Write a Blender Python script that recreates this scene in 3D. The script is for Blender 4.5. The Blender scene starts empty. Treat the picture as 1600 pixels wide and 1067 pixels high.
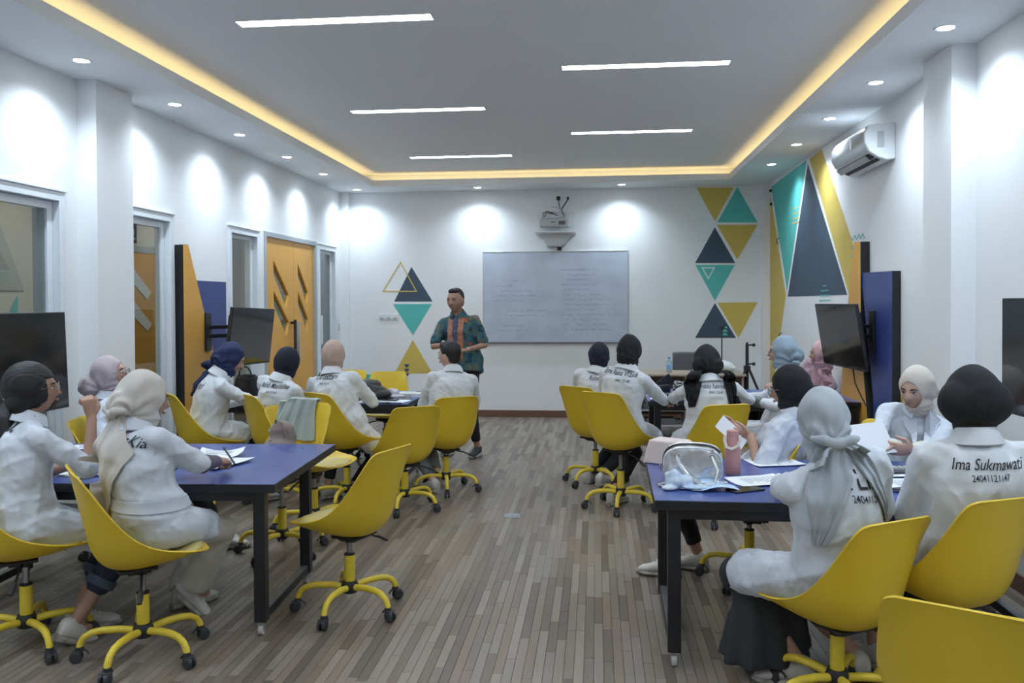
import bpy, math, random
import numpy as np
from mathutils import Vector as V, Matrix, Euler
from mathutils.bvhtree import BVHTree
random.seed(7); RNG = np.random.RandomState(7)
R = math.radians
sc = bpy.context.scene
C = sc.collection

# ------------------------------------------------------------------ camera
F_PX, CY = 1311.403, 492.804
CR = V((0.99505189, 0.09921305, -0.00533923)); CU = V((0.00374971, 0.01620092, 0.99986173)); CF = V((-0.09928584, 0.99493432, -0.01574873))
EYE = V((0, 0, 1.58))
cam = bpy.data.objects.new('camera', bpy.data.cameras.new('camera')); C.objects.link(cam)
cam.matrix_world = Matrix(((CR.x, CU.x, -CF.x, EYE.x), (CR.y, CU.y, -CF.y, EYE.y), (CR.z, CU.z, -CF.z, EYE.z), (0, 0, 0, 1)))
cam.data.sensor_width = 36; cam.data.lens = F_PX / 1600 * 36; cam.data.shift_y = -(533.5 - CY) / 1600
cam.data.clip_start = .05
sc.camera = cam
def at(px, py, X=None, Y=None, Z=None):
    """a photograph pixel carried onto a real plane of the room"""
    d = CF + CR * ((px - 800) / F_PX) - CU * ((py - CY) / F_PX)
    t = (X - EYE.x) / d.x if X is not None else (Y - EYE.y) / d.y if Y is not None else (Z - EYE.z) / d.z
    return EYE + d * t

# ------------------------------------------------------------------ light
w = bpy.data.worlds.new('world'); sc.world = w; w.use_nodes = True
w.node_tree.nodes['Background'].inputs[0].default_value = (.62, .78, 1, 1)
w.node_tree.nodes['Background'].inputs[1].default_value = .5
sc.view_settings.view_transform = 'Standard'; sc.view_settings.look = 'None'
sc.view_settings.gamma = 1; sc.view_settings.use_curve_mapping = False
sc.view_settings.exposure = .22
SPOT_W = 60; STRIP_E = 28.0; COVE_E = 6.5; COOL = (.74, .88, 1.0); WARM = (1, .74, .34)

# ------------------------------------------------------------------ materials
def mat(name, col, rough=.6, metal=0, var=0, vscale=8, bump=0, bscale=60, spec=.5, coat=0, emit=None, es=1, col2=None, stretch=(1, 1, 1), sheen=0):
    m = bpy.data.materials.new(name); m.use_nodes = True
    nt = m.node_tree; b = nt.nodes['Principled BSDF']
    b.inputs['Base Color'].default_value = (*col, 1); b.inputs['Roughness'].default_value = rough
    b.inputs['Metallic'].default_value = metal; b.inputs['Specular IOR Level'].default_value = spec
    b.inputs['Coat Weight'].default_value = coat; b.inputs['Sheen Weight'].default_value = sheen
    tc = nt.nodes.new('ShaderNodeTexCoord'); mp = nt.nodes.new('ShaderNodeMapping')
    mp.inputs['Scale'].default_value = stretch
    nt.links.new(tc.outputs['Object'], mp.inputs[0])
    n = nt.nodes.new('ShaderNodeTexNoise'); n.inputs['Scale'].default_value = vscale; n.inputs['Detail'].default_value = 5
    nt.links.new(mp.outputs[0], n.inputs['Vector'])
    mx = nt.nodes.new('ShaderNodeMix'); mx.data_type = 'RGBA'
    c2 = col2 or tuple(max(0, c * (1 - max(var, .03))) for c in col)
    mx.inputs[6].default_value = (*col, 1); mx.inputs[7].default_value = (*c2, 1)
    cr = nt.nodes.new('ShaderNodeValToRGB'); cr.color_ramp.elements[0].position = .35; cr.color_ramp.elements[1].position = .7
    nt.links.new(n.outputs['Fac'], cr.inputs[0]); nt.links.new(cr.outputs[0], mx.inputs[0]); nt.links.new(mx.outputs[2], b.inputs['Base Color'])
    if bump:
        n2 = nt.nodes.new('ShaderNodeTexNoise'); n2.inputs['Scale'].default_value = bscale; n2.inputs['Detail'].default_value = 3
        nt.links.new(mp.outputs[0], n2.inputs['Vector'])
        bp = nt.nodes.new('ShaderNodeBump'); bp.inputs['Strength'].default_value = bump; bp.inputs['Distance'].default_value = .004
        nt.links.new(n2.outputs['Fac'], bp.inputs['Height']); nt.links.new(bp.outputs[0], b.inputs['Normal'])
    if emit:
        b.inputs['Emission Color'].default_value = (*emit, 1); b.inputs['Emission Strength'].default_value = es
    return m
def glass_mat(name, tint=(.9, .95, .95), gl=.12):
    m = bpy.data.materials.new(name); m.use_nodes = True; nt = m.node_tree
    for n in list(nt.nodes): nt.nodes.remove(n)
    o = nt.nodes.new('ShaderNodeOutputMaterial'); t = nt.nodes.new('ShaderNodeBsdfTransparent'); g = nt.nodes.new('ShaderNodeBsdfGlossy'); mx = nt.nodes.new('ShaderNodeMixShader')
    l0 = nt.nodes.new('ShaderNodeLayerWeight'); l0.inputs[0].default_value = .5; lw = nt.nodes.new('ShaderNodeMath'); lw.operation = 'POWER'; lw.inputs[1].default_value = 5; nt.links.new(l0.outputs['Facing'], lw.inputs[0])
    ad = nt.nodes.new('ShaderNodeMath'); ad.operation = 'ADD'; ad.inputs[1].default_value = gl; ad.use_clamp = True
    t.inputs[0].default_value = (*tint, 1); g.inputs['Roughness'].default_value = .03
    nt.links.new(lw.outputs[0], ad.inputs[0]); nt.links.new(ad.outputs[0], mx.inputs[0])
    nt.links.new(t.outputs[0], mx.inputs[1]); nt.links.new(g.outputs[0], mx.inputs[2]); nt.links.new(mx.outputs[0], o.inputs[0])
    return m
M = {}
M['wall'] = mat('wall paint', (.80, .82, .84), .75, var=.03, vscale=1.5, bump=.12, bscale=220)
M['ceil'] = mat('ceiling paint', (.74, .75, .76), .85, var=.02, vscale=1)
M['soffit'] = mat('soffit paint', (.78, .80, .82), .8, var=.02, vscale=1)
M['tray'] = mat('cove paint', (.80, .76, .66), .8)
M['frame'] = mat('white aluminium frame', (.72, .77, .82), .4, var=.04)
M['frame_grey'] = mat('grey jamb paint', (.36, .40, .44), .5)
M['glass'] = glass_mat('window glass', (.80, .84, .83), .07)
M['glass_grey'] = glass_mat('tinted glass', (.5, .55, .58), .16)
M['skirting'] = mat('brown skirting wood', (.17, .085, .055), .5, var=.25, vscale=12, stretch=(1, 1, 6))
M['orange'] = mat('orange laminate', (.70, .37, .065), .45, var=.06, vscale=5)
M['orange_dk'] = mat('orange edge', (.60, .27, .03), .5)
M['blue'] = mat('blue laminate', (.036, .062, .23), .38, var=.10, vscale=4)
M['bluetop'] = mat('blue table laminate', (.070, .110, .34), .24, var=.10, vscale=5)
M['black'] = mat('black painted steel', (.012, .013, .016), .42, var=.3, vscale=9, bump=.15, bscale=90)
M['blackp'] = mat('black plastic', (.018, .019, .022), .5, var=.2)
M['caster'] = mat('caster grey black nylon', (.035, .038, .045), .5, var=.3, vscale=40)
M['yellow'] = mat('yellow moulded plastic', (.70, .49, .028), .40, var=.05, vscale=4, bump=.05, bscale=200)
M['yellowm'] = mat('yellow powder coat', (.74, .56, .045), .42, var=.12, vscale=30)
M['pad'] = mat('worn pale seat pad', (.50, .47, .27), .45, col2=(.62, .50, .12), vscale=9)
M['chrome'] = mat('gas lift chrome', (.38, .38, .40), .25, metal=.9)
M['galv'] = mat('galvanised strip', (.42, .45, .48), .35, metal=.7, var=.3, vscale=18)
M['wheel'] = mat('white wheel', (.55, .53, .50), .5, var=.2, vscale=30)
M['teal'] = mat('teal wall paint', (.10, .50, .47), .65, var=.05)
M['mustard'] = mat('mustard wall paint', (.62, .47, .11), .65, var=.05)
M['navy'] = mat('slate wall paint', (.05, .085, .13), .65, var=.12, vscale=4)
M['paintw'] = mat('white line paint', (.78, .80, .80), .6)
M['screen'] = mat('dark display glass', (.010, .011, .013), .10, spec=.6)
M['board'] = None
M['lamp'] = mat('lamp diffuser', (1, 1, 1), .5, emit=(.92, .97, 1), es=STRIP_E)
M['downl'] = mat('downlight lens', (1, 1, 1), .5, emit=(.88, .95, 1), es=18)
M['cove'] = mat('warm led strip', (1, .8, .4), .5, emit=WARM, es=COVE_E)
M['coat'] = mat('white coat cotton', (.64, .67, .72), .85, var=.05, vscale=4, bump=.25, bscale=500, sheen=.2)
M['coatb'] = mat('bluish white coat cotton', (.60, .65, .74), .85, var=.05, vscale=4, bump=.25, bscale=500, sheen=.2)
M['ink'] = mat('black embroidery', (.012, .012, .018), .7)
M['inkb'] = mat('navy embroidery', (.03, .04, .12), .7)
M['paper'] = mat('paper', (.80, .83, .88), .7, var=.02)
M['silver'] = mat('silver leatherette', (.86, .88, .90), .22, metal=.85, var=.06, vscale=9, bump=.35, bscale=12)
M['mask'] = mat('blue white mask cloth', (.66, .73, .80), .6, col2=(.30, .45, .66), vscale=30)
M['pinkb'] = mat('dusty pink bottle', (.52, .27, .26), .42)
M['strapg'] = mat('greige strap', (.55, .50, .47), .5)
M['pinkbox'] = mat('pale pink card', (.70, .60, .58), .55, var=.04)
M['wood'] = mat('light desk wood', (.42, .33, .26), .5, var=.2, vscale=6, stretch=(1, 1, 8))
M['greyp'] = mat('grey plastic', (.12, .125, .135), .5)
M['lgreyp'] = mat('light grey plastic', (.45, .47, .48), .4, var=.05)
M['whitep'] = mat('white plastic', (.74, .77, .79), .35, var=.02)
M['acsilver'] = mat('silver grey fascia', (.42, .44, .46), .22, metal=.35)
M['bottlew'] = glass_mat('clear plastic bottle', (.75, .85, .92), .15)
M['cable'] = mat('black cable', (.015, .015, .018), .5)
M['cablew'] = mat('white cable', (.55, .55, .55), .5)
M['eyew'] = mat('eye white', (.7, .68, .66), .3); M['iris'] = mat('dark iris', (.02, .012, .01), .2)
M['hair'] = mat('black hair', (.006, .006, .008), .55, bump=.3, bscale=120, stretch=(3, 3, .5), var=.4, vscale=60)
M['lips'] = mat('lips', (.33, .15, .125), .5)
M['wire'] = mat('thin metal rim', (.30, .26, .22), .3, metal=.8)
M['lens'] = glass_mat('spectacle lens', (.9, .93, .95), .12)
M['watch'] = mat('watch metal', (.4, .38, .36), .3, metal=.8)
M['shoew'] = mat('off white shoe', (.58, .57, .53), .6, var=.10, vscale=14, bump=.2)
M['sole'] = mat('worn rubber sole', (.42, .40, .36), .7, col2=(.20, .18, .15), vscale=40)
M['shoek'] = mat('dark shoe', (.02, .022, .026), .55)
M['denim'] = mat('dark denim', (.02, .03, .055), .8, var=.4, vscale=60)
M['blackc'] = mat('black cloth', (.009, .010, .014), .85, var=.3)
M['creamc'] = mat('cream cloth', (.62, .60, .52), .85, var=.06, sheen=.1)
M['skirtg'] = mat('charcoal skirt cloth', (.030, .036, .042), .85, var=.15)
M['greyc'] = mat('grey trouser cloth', (.16, .17, .18), .85, var=.1)
M['mauve'] = mat('mauve inner sleeve', (.14, .115, .15), .85, var=.15)
M['jacket'] = mat('pale sage jacket cloth', (.38, .43, .41), .9, var=.12, bump=.5, bscale=300)
M['brownbag'] = mat('taupe fabric bag', (.24, .19, .17), .75, var=.2, bump=.4, bscale=80)
M['blackbag'] = mat('black nylon bag', (.014, .015, .018), .5, bump=.5, bscale=60, var=.4)
def cloth(n, c, **k): M[n] = mat(n + ' scarf cloth', c, .85, var=k.get('var', .06), vscale=6, bump=.2, bscale=600, sheen=(.0 if sum(c) < .25 else .12), col2=k.get('col2'))
cloth('h_mauve', (.42, .36, .38)); cloth('h_beige', (.56, .53, .50)); cloth('h_navy', (.014, .022, .085)); cloth('h_nblack', (.006, .009, .024))
cloth('h_tan', (.46, .34, .29)); cloth('h_black', (.007, .008, .011)); cloth('h_grey', (.38, .42, .47)); cloth('h_cream', (.58, .53, .47)); cloth('h_blue', (.25, .33, .41))
cloth('h_pink', (.50, .28, .30), col2=(.60, .42, .42)); cloth('pinkfloral', (.50, .36, .40), col2=(.36, .22, .27), var=.3)
SK = {'mid': (.46, .275, .20), 'light': (.54, .35, .27), 'dark': (.38, .22, .155)}
for k, c in SK.items():
    M['skin_' + k] = mat('skin ' + k, c, .5, var=.08, vscale=12)
    M['skin_' + k].node_tree.nodes['Principled BSDF'].inputs['Subsurface Weight'].default_value = .08

# ------------------------------------------------------------------ mesh kit
class MB:
    def __init__(s): s.v = []; s.f = []; s.mi = []
    def add(s, vs, fs, mi=0):
        o = len(s.v); s.v += [tuple(p) for p in vs]; s.f += [tuple(i + o for i in f) for f in fs]; s.mi += [mi] * len(fs); return s
    def box(s, c, d, rot=None, mi=0):
        x, y, z = d[0] / 2, d[1] / 2, d[2] / 2
        vs = [V((a * x, b * y, e * z)) for a in (-1, 1) for b in (-1, 1) for e in (-1, 1)]
        if rot is not None: vs = [rot @ p for p in vs]
        return s.add([p + V(c) for p in vs], [(0, 1, 3, 2), (4, 6, 7, 5), (0, 4, 5, 1), (2, 3, 7, 6), (0, 2, 6, 4), (1, 5, 7, 3)], mi)
    def bx(s, a, b, mi=0):
        a, b = V(a), V(b); return s.box((a + b) / 2, (abs(b.x - a.x), abs(b.y - a.y), abs(b.z - a.z)), None, mi)
    def rings(s, rs, caps=True, mi=0):
        n = len(rs[0]); vs = [p for r in rs for p in r]; fs = []
        for i in range(len(rs) - 1):
            for j in range(n):
                k = (j + 1) % n; fs.append((i * n + j, i * n + k, (i + 1) * n + k, (i + 1) * n + j))
        if caps: fs.append(tuple(range(n - 1, -1, -1))); fs.append(tuple((len(rs) - 1) * n + j for j in range(n)))
        return s.add(vs, fs, mi)
    def tube(s, pts, r, n=8, caps=True, mi=0, flat=1, up=None):
        pts = [V(p) for p in pts]; m = len(pts)
        if not hasattr(r, '__len__'): r = [r] * m
        rs = []; prev = None
        for i, p in enumerate(pts):
            t = (pts[min(i + 1, m - 1)] - pts[max(i - 1, 0)]).normalized()
            if prev is None:
                a = V(up) if up else (V((0, 0, 1)) if abs(t.z) < .9 else V((0, 1, 0)))
                u = (a - t * a.dot(t)).normalized()
            else: u = (prev - t * prev.dot(t)).normalized()
            prev = u; v_ = t.cross(u)
            rs.append([p + (u * math.cos(q) * flat + v_ * math.sin(q)) * r[i] for q in [2 * math.pi * j / n for j in range(n)]])
        return s.rings(rs, caps, mi)
    def cyl(s, a, b, r0, r1=None, n=16, mi=0): return s.tube([a, b], [r0, r0 if r1 is None else r1], n, True, mi)
    def ell(s, c, r, rot=None, nu=16, nv=10, mi=0):
        c = V(c); r = (r, r, r) if not hasattr(r, '__len__') else r
        rs = []
        for i in range(1, nv):
            a = math.pi * i / nv
            ring = []
            for j in range(nu):
                b = 2 * math.pi * j / nu
                p = V((r[0] * math.sin(a) * math.cos(b), r[1] * math.sin(a) * math.sin(b), -r[2] * math.cos(a)))
                ring.append(c + (rot @ p if rot is not None else p))
            rs.append(ring)
        return s.rings(rs, True, mi)
    def lathe(s, prof, c=(0, 0, 0), n=24, mi=0):
        c = V(c); return s.rings([[c + V((max(r, 1e-4) * math.cos(q), max(r, 1e-4) * math.sin(q), z)) for q in [2 * math.pi * j / n for j in range(n)]] for r, z in prof], True, mi)
    def prism(s, poly, d, mi=0):
        d = V(d); a = [V(p) for p in poly]; return s.rings([a, [p + d for p in a]], True, mi)
    def limb(s, pts, rad, n=14):
        for i, p in enumerate(pts): s.ell(p, rad[i], None, n, 8)
        for i in range(len(pts) - 1):
            if (V(pts[i]) - V(pts[i + 1])).length > 1e-4: s.tube([pts[i], pts[i + 1]], [rad[i], rad[i + 1]], n)
        return s
    def mesh(s, name='m'):
        me = bpy.data.meshes.new(name); me.from_pydata(s.v, [], s.f); me.validate(); return me
    def build(s, name, mats, parent=None, smooth=.6, bevel=0, loc=None):
        me = s.mesh(name); mats = mats if isinstance(mats, (list, tuple)) else [mats]
        for m in mats: me.materials.append(m)
        if len(mats) > 1 and len(me.polygons) == len(s.mi): me.polygons.foreach_set('material_index', s.mi)
        return link(name, me, parent, smooth, bevel, loc)
def fixn(me):
    import bmesh
    b = bmesh.new(); b.from_mesh(me); bmesh.ops.recalc_face_normals(b, faces=b.faces); b.to_mesh(me); b.free()
def link(name, me, parent=None, smooth=.6, bevel=0, loc=None):
    fixn(me)
    if smooth: me.polygons.foreach_set('use_smooth', [True] * len(me.polygons)); me.set_sharp_from_angle(angle=smooth)
    o = bpy.data.objects.new(name, me); C.objects.link(o)
    if parent: o.parent = parent
    if loc is not None: o.location = loc
    if bevel:
        b = o.modifiers.new('bevel', 'BEVEL'); b.width = bevel; b.segments = 2; b.limit_method = 'ANGLE'; b.angle_limit = .7
    return o
def tag(o, label=None, cat=None, group=None, kind=None):
    for k, v_ in (('label', label), ('category', cat), ('group', group), ('kind', kind)):
        if v_: o[k] = v_
    return o
def empty(name, loc, rz=0, label=None, cat=None, group=None):
    o = bpy.data.objects.new(name, None); C.objects.link(o); o.location = loc; o.rotation_euler = (0, 0, rz); o.empty_display_size = .1
    return tag(o, label, cat, group)
def copy_tree(o, parent=None):
    c = o.copy(); C.objects.link(c); c.parent = parent
    for ch in list(o.children): copy_tree(ch, c)
    return c
def struct(mb, name, m, parent=None, **k):
    o = mb.build(name, m, parent, **k)
    if not parent: o['kind'] = 'structure'
    return o
def remesh(mb, vox, it=2, name='m'):
    me = mb.mesh(); fixn(me); o = bpy.data.objects.new('tmp', me); C.objects.link(o)
    md = o.modifiers.new('r', 'REMESH'); md.mode = 'VOXEL'; md.voxel_size = vox
    dg = bpy.context.evaluated_depsgraph_get(); ev = o.evaluated_get(dg)
    res = bpy.data.meshes.new_from_object(ev); bpy.data.objects.remove(o); bpy.data.meshes.remove(me)
    res.name = name; lap(res, it); return res
def vget(me):
    a = np.empty(len(me.vertices) * 3, np.float32); me.vertices.foreach_get('co', a); return a.reshape(-1, 3)
def vset(me, a): me.vertices.foreach_set('co', np.ascontiguousarray(a, np.float32).ravel()); me.update()
def lap(me, it, k=.5):
    n = len(me.vertices); e = np.empty(len(me.edges) * 2, np.int32); me.edges.foreach_get('vertices', e); e = e.reshape(-1, 2)
    a = vget(me); deg = np.bincount(e.ravel(), minlength=n).astype(np.float32)[:, None]; deg[deg == 0] = 1
    for _ in range(it):
        s = np.stack([np.bincount(e[:, 0], a[e[:, 1], i], n) + np.bincount(e[:, 1], a[e[:, 0], i], n) for i in range(3)], 1)
        a = a + k * (s / deg - a)
    vset(me, a)
def normals(me):
    me.update(); a = np.empty(len(me.vertices) * 3, np.float32); me.vertices.foreach_get('normal', a) if False else me.vertex_normals.foreach_get('vector', a); return a.reshape(-1, 3)
def fold(p, seed, wl, sharp=1):
    r = np.random.RandomState(seed); out = np.zeros(len(p))
    for i in range(4):
        d = r.normal(size=3); d /= np.linalg.norm(d); e = r.normal(size=3)
        k = 2 * math.pi / (wl * r.uniform(.8, 1.5))
        ph = p @ d * k + 1.6 * np.sin(p @ e * k * .35 + r.uniform(0, 6)) + r.uniform(0, 6)
        a = .5 + .5 * np.sin(p @ r.normal(size=3) * k * .22 + r.uniform(0, 6))
        out += a * (1 - 2 * np.abs(np.sin(ph / 2)) ** sharp)
    return out / 4
def wrinkle(me, amp, seed, wl=.08, mask=None, sharp=1):
    a = vget(me); n = normals(me); f = fold(a, seed, wl, sharp) * amp
    if mask is not None: f = f * mask(a)
    vset(me, a + n * f[:, None])

# ------------------------------------------------------------------ room
XL, XR, YB, YF, ZS, ZT = -3.54, 2.2776, 11.48, -2.6, 3.1175, 3.285
TH = .12
# floor: strip parquet
def plank_mat(isl):
    m = bpy.data.materials.new('floor strip'); m.use_nodes = True; nt = m.node_tree; b = nt.nodes['Principled BSDF']
    if isl: g = nt.nodes.new('ShaderNodeNewGeometry'); rnd = g.outputs['Random Per Island']
    else: g = nt.nodes.new('ShaderNodeObjectInfo'); rnd = g.outputs['Random']
    cr = nt.nodes.new('ShaderNodeValToRGB'); e = cr.color_ramp.elements
    cr.color_ramp.interpolation = 'CONSTANT'
    cols = [(.190, .152, .122), (.255, .208, .168), (.290, .245, .203), (.215, .180, .150), (.320, .275, .230), (.245, .190, .148), (.275, .237, .202), (.160, .130, .106)]
    e[0].color = (*cols[0], 1); e[0].position = 0; e[1].color = (*cols[1], 1); e[1].position = .11
    for i, c in enumerate(cols[2:]):
        q = e.new(.25 + i * .125); q.color = (*c, 1)
    nt.links.new(rnd, cr.inputs[0])
    tc = nt.nodes.new('ShaderNodeNewGeometry'); mp = nt.nodes.new('ShaderNodeMapping'); mp.inputs['Scale'].default_value = (60, 3, 60)
    n = nt.nodes.new('ShaderNodeTexNoise'); n.inputs['Scale'].default_value = 1; n.inputs['Detail'].default_value = 6
    nt.links.new(tc.outputs['Position'], mp.inputs[0]); nt.links.new(mp.outputs[0], n.inputs['Vector'])
    mx = nt.nodes.new('ShaderNodeMix'); mx.data_type = 'RGBA'; mx.blend_type = 'MULTIPLY'; mx.inputs[0].default_value = .35
    nt.links.new(cr.outputs[0], mx.inputs[6]); nt.links.new(n.outputs['Color'], mx.inputs[7]); 
    bw = nt.nodes.new('ShaderNodeRGBToBW'); nt.links.new(n.outputs['Color'], bw.inputs[0]); nt.links.new(bw.outputs[0], mx.inputs[7])
    nt.links.new(mx.outputs[2], b.inputs['Base Color'])
    # scuffs change the gloss
    n2 = nt.nodes.new('ShaderNodeTexNoise'); n2.inputs['Scale'].default_value = 2.2; n2.inputs['Detail'].default_value = 6
    nt.links.new(tc.outputs['Position'], n2.inputs['Vector'])
    mr = nt.nodes.new('ShaderNodeMapRange'); mr.inputs[3].default_value = .30; mr.inputs[4].default_value = .50
    nt.links.new(n2.outputs['Fac'], mr.inputs[0]); nt.links.new(mr.outputs[0], b.inputs['Roughness'])
    return m
fb = MB(); fb.bx((-5.8, YF - .2, -.12), (XR + TH, 13, -.006)); 
floor = struct(fb, 'floor', mat('floor joint', (.10, .085, .072), .7), smooth=0)
PMO, PMI = plank_mat(False), plank_mat(True)
PWD = .043; lens_ = [.36, .52, .78]
pm = {}
for L in lens_:
    b = MB(); x, y = PWD / 2 - .0005, L / 2 - .0006
    vs = [(-x, -y, -.006), (x, -y, -.006), (x, y, -.006), (-x, y, -.006), (-x + .0006, -y + .0006, 0), (x - .0006, -y + .0006, 0), (x - .0006, y - .0006, 0), (-x + .0006, y - .0006, 0)]
    b.add(vs, [(4, 5, 6, 7), (0, 1, 5, 4), (1, 2, 6, 5), (2, 3, 7, 6), (3, 0, 4, 7)])
    me = b.mesh('floor_plank'); fixn(me); me.materials.append(PMO); pm[L] = me
stuffv = MB(); plist = []
nx = int((XR - XL) / PWD)
for i in range(nx + 1):
    xc = XL + (i + .5) * PWD
    y = YF + random.random() * -.5
    while y < YB:
        L = random.choice(lens_); yc = y + L / 2
        plist.append((xc, yc, L)); y += L
def vis(p):
    d = V((p[0], p[1], 0)) - EYE; z = d.dot(CF)
    if z < .3: return -1
    X = 800 + F_PX * d.dot(CR) / z; Y = CY - F_PX * d.dot(CU) / z
    return 1 / z if (-10 < X < 1610 and Y < 1080) else -1
plist.sort(key=lambda p: -vis(p))
for k, (xc, yc, L) in enumerate(plist):
    if k < 300:
        o = bpy.data.objects.new('floor_plank', pm[L]); C.objects.link(o); o.parent = floor; o.location = (xc, yc, 0)
    else:
        if xc + PWD / 2 > XR + .02: continue
        x, y = PWD / 2 - .0005, L / 2 - .0006
        stuffv.add([(xc - x, yc - y, 0), (xc + x, yc - y, 0), (xc + x, yc + y, 0), (xc - x, yc + y, 0), (xc - x, yc - y, -.006), (xc + x, yc - y, -.006), (xc + x, yc + y, -.006), (xc - x, yc + y, -.006)],
                   [(0, 1, 2, 3), (4, 5, 1, 0), (5, 6, 2, 1), (6, 7, 3, 2), (7, 4, 0, 3)])
me = stuffv.mesh('floor_planks'); me.materials.append(PMI); o = bpy.data.objects.new('floor_planks', me); C.objects.link(o); o.parent = floor; o['kind'] = 'stuff'

# left wall with openings  (y0, y1, top)
OPEN = [(4.02, 5.24, 2.27), (5.95, 6.69, 2.27), (7.87, 8.50, 2.28), (8.75, 10.33, 2.31), (10.50, 11.13, 2.28)]
wl = MB(); y = YF
for a, b_, t in OPEN:
    wl.bx((XL - TH, y, 0), (XL, a, ZS)); wl.bx((XL - TH, a, t), (XL, b_, ZS)); y = b_
wl.bx((XL - TH, y, 0), (XL, YB, ZS))
struct(wl, 'wall_left', M['wall'], smooth=0)
wallb = struct(MB().bx((XL - TH, YB, 0), (XR + TH, YB + .15, ZS)), 'wall_back', M['wall'], smooth=0)
wallr = struct(MB().bx((XR, YF, 0), (XR + TH, YB, ZS)), 'wall_right', M['wall'], smooth=0)
struct(MB().bx((XL - TH, YF - .15, 0), (XR + TH, YF, ZS + .3)), 'wall_front', M['wall'], smooth=0)
struct(MB().bx((XL, 5.45, 0), (-3.395, 5.90, ZS)), 'trim_1', M['wall'], smooth=0)
struct(MB().bx((2.135, 5.31, 0), (XR, 5.745, ZS)), 'trim_2', M['wall'], smooth=0)
struct(MB().bx((XL, 11.40, 0), (-3.42, YB, ZS)), 'trim_3', M['wall'], smooth=0)
struct(MB().bx((2.185, 11.30, 0), (XR, YB, ZS)), 'trim_4', M['wall'], smooth=0)
# baseboards
struct(MB().bx((-3.42, YB - .014, 0), (2.185, YB, .095)), 'baseboard_back', M['skirting'], bevel=.003)
bb = MB(); y = YF
for a, b_, t in OPEN + [(YB, YB, 0)]:
    if a - .1 > y: bb.bx((XL, y + .06, 0), (XL + .012, a - .07, .095))
    y = b_
struct(bb, 'baseboard_left', M['skirting'])
struct(MB().bx((XR - .012, YF, 0), (XR, 5.31, .095)).bx((XR - .012, 5.745, 0), (XR, 11.3, .095)).bx((2.123, 5.31, 0), (2.135, 5.745, .095)), 'baseboard_right', M['skirting'])
# ceiling tray with cove
cL, cR, cB, cF_ = -2.92, 1.69, 10.86, -2.0
ce = MB(); ce.bx((cL - .3, cF_ - .3, ZT), (cR + .3, cB + .3, ZT + .05))
struct(ce, 'ceiling', M['ceil'], smooth=0)
REC = .16; LIP = .078; LT = .03
so = MB()
for (x0, y0, x1, y1) in [(XL, YF, cL - REC, YB), (cR + REC, YF, XR, YB), (cL - REC, cB + REC, cR + REC, YB), (cL - REC, YF, cR + REC, cF_ - REC)]:
    so.bx((x0, y0, ZS), (x1, y1, ZT))
for (x0, y0, x1, y1) in [(cL - REC, cF_ - REC, cL, cB + REC), (cR, cF_ - REC, cR + REC, cB + REC), (cL, cB, cR, cB + REC), (cL, cF_ - REC, cR, cF_)]:
    so.bx((x0, y0, ZS), (x1, y1, ZS + .014))
for (x0, y0, x1, y1) in [(cL - LT, cF_ - LT, cL + .002, cB + LT), (cR - .002, cF_ - LT, cR + LT, cB + LT), (cL + .002, cB - .002, cR - .002, cB + LT), (cL + .002, cF_ - LT, cR - .002, cF_)]:
    so.bx((x0, y0, ZS - .002), (x1, y1, ZS + LIP))
struct(so, 'trim_5', M['soffit'], smooth=0)
def cove(p0, p1, label):
    tag(MB().bx(p0, p1).build('cove_light_strip', M['cove'], smooth=0), label, 'light strip', 'warm cove light strips')
zc = ZS + .018
cove((cL - .10, cF_, zc), (cL - .085, cB, zc + .012), 'warm yellow LED strip hidden in the left ceiling cove')
cove((cR + .085, cF_, zc), (cR + .10, cB, zc + .012), 'warm yellow LED strip hidden in the right ceiling cove')
cove((cL - .05, cB + .085, zc), (cR + .05, cB + .10, zc + .012), 'warm yellow LED strip hidden in the ceiling cove over the whiteboard wall')

# ---- downlights
def spotlight(par, pw):
    l = bpy.data.lights.new('lamp', 'SPOT'); l.energy = pw; l.color = COOL; l.spot_size = R(140); l.spot_blend = 1; l.shadow_soft_size = .035
    o = bpy.data.objects.new('lamp', l); C.objects.link(o); o.parent = par; o.location = (0, 0, -.012); o['kind'] = 'light'; return o
ORD = ['nearest', 'second nearest', 'third nearest', 'fourth nearest', 'fifth nearest', 'farthest']
protoD = None
def downlight(x, y, label):
    global protoD
    e = empty('downlight', (x, y, ZS), 0, label, 'downlight', 'recessed round downlights')
    if protoD is None:
        a = MB().lathe([(.045, -.001), (.052, -.004), (.062, -.005), (.066, -.001), (.066, .001), (.045, .001)], n=28).build('trim_ring', M['whitep'], e)
        b = MB().lathe([(.0, -.003), (.045, -.003), (.045, .0), (0, .0)], n=24).build('lens', M['downl'], e); protoD = (a, b)
    else:
        for q in protoD:
            c = q.copy(); C.objects.link(c); c.parent = e
    spotlight(e, SPOT_W)
for i, y in enumerate([5.02, 6.20, 7.38, 8.56, 9.74, 11.15]): downlight(-3.22, y, 'round downlight in the soffit over the left wall, %s of six in view' % ORD[i])
for i, y in enumerate([4.99, 6.18, 7.35, 8.53, 9.72]): downlight(1.975, y, 'round downlight in the soffit over the right wall, %s of five in view' % (ORD[i] if i < 4 else 'farthest'))
downlight(-1.57, 11.15, 'round downlight over the whiteboard wall, between the projector and the left corner')
downlight(.345, 11.15, 'round downlight over the whiteboard wall, right of the projector')
for y in (3.84, 2.66, 1.48, .30, -.88):
    for x in (-3.22, 1.975): downlight(x, y, 'round downlight in the %s soffit, out of view, %s' % ('left' if x < 0 else 'right', {3.84: 'nearest beyond the frame edge', 2.66: 'second beyond the frame edge', 1.48: 'third beyond the frame edge', .30: 'above the camera', -.88: 'behind the camera'}[y]))
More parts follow.
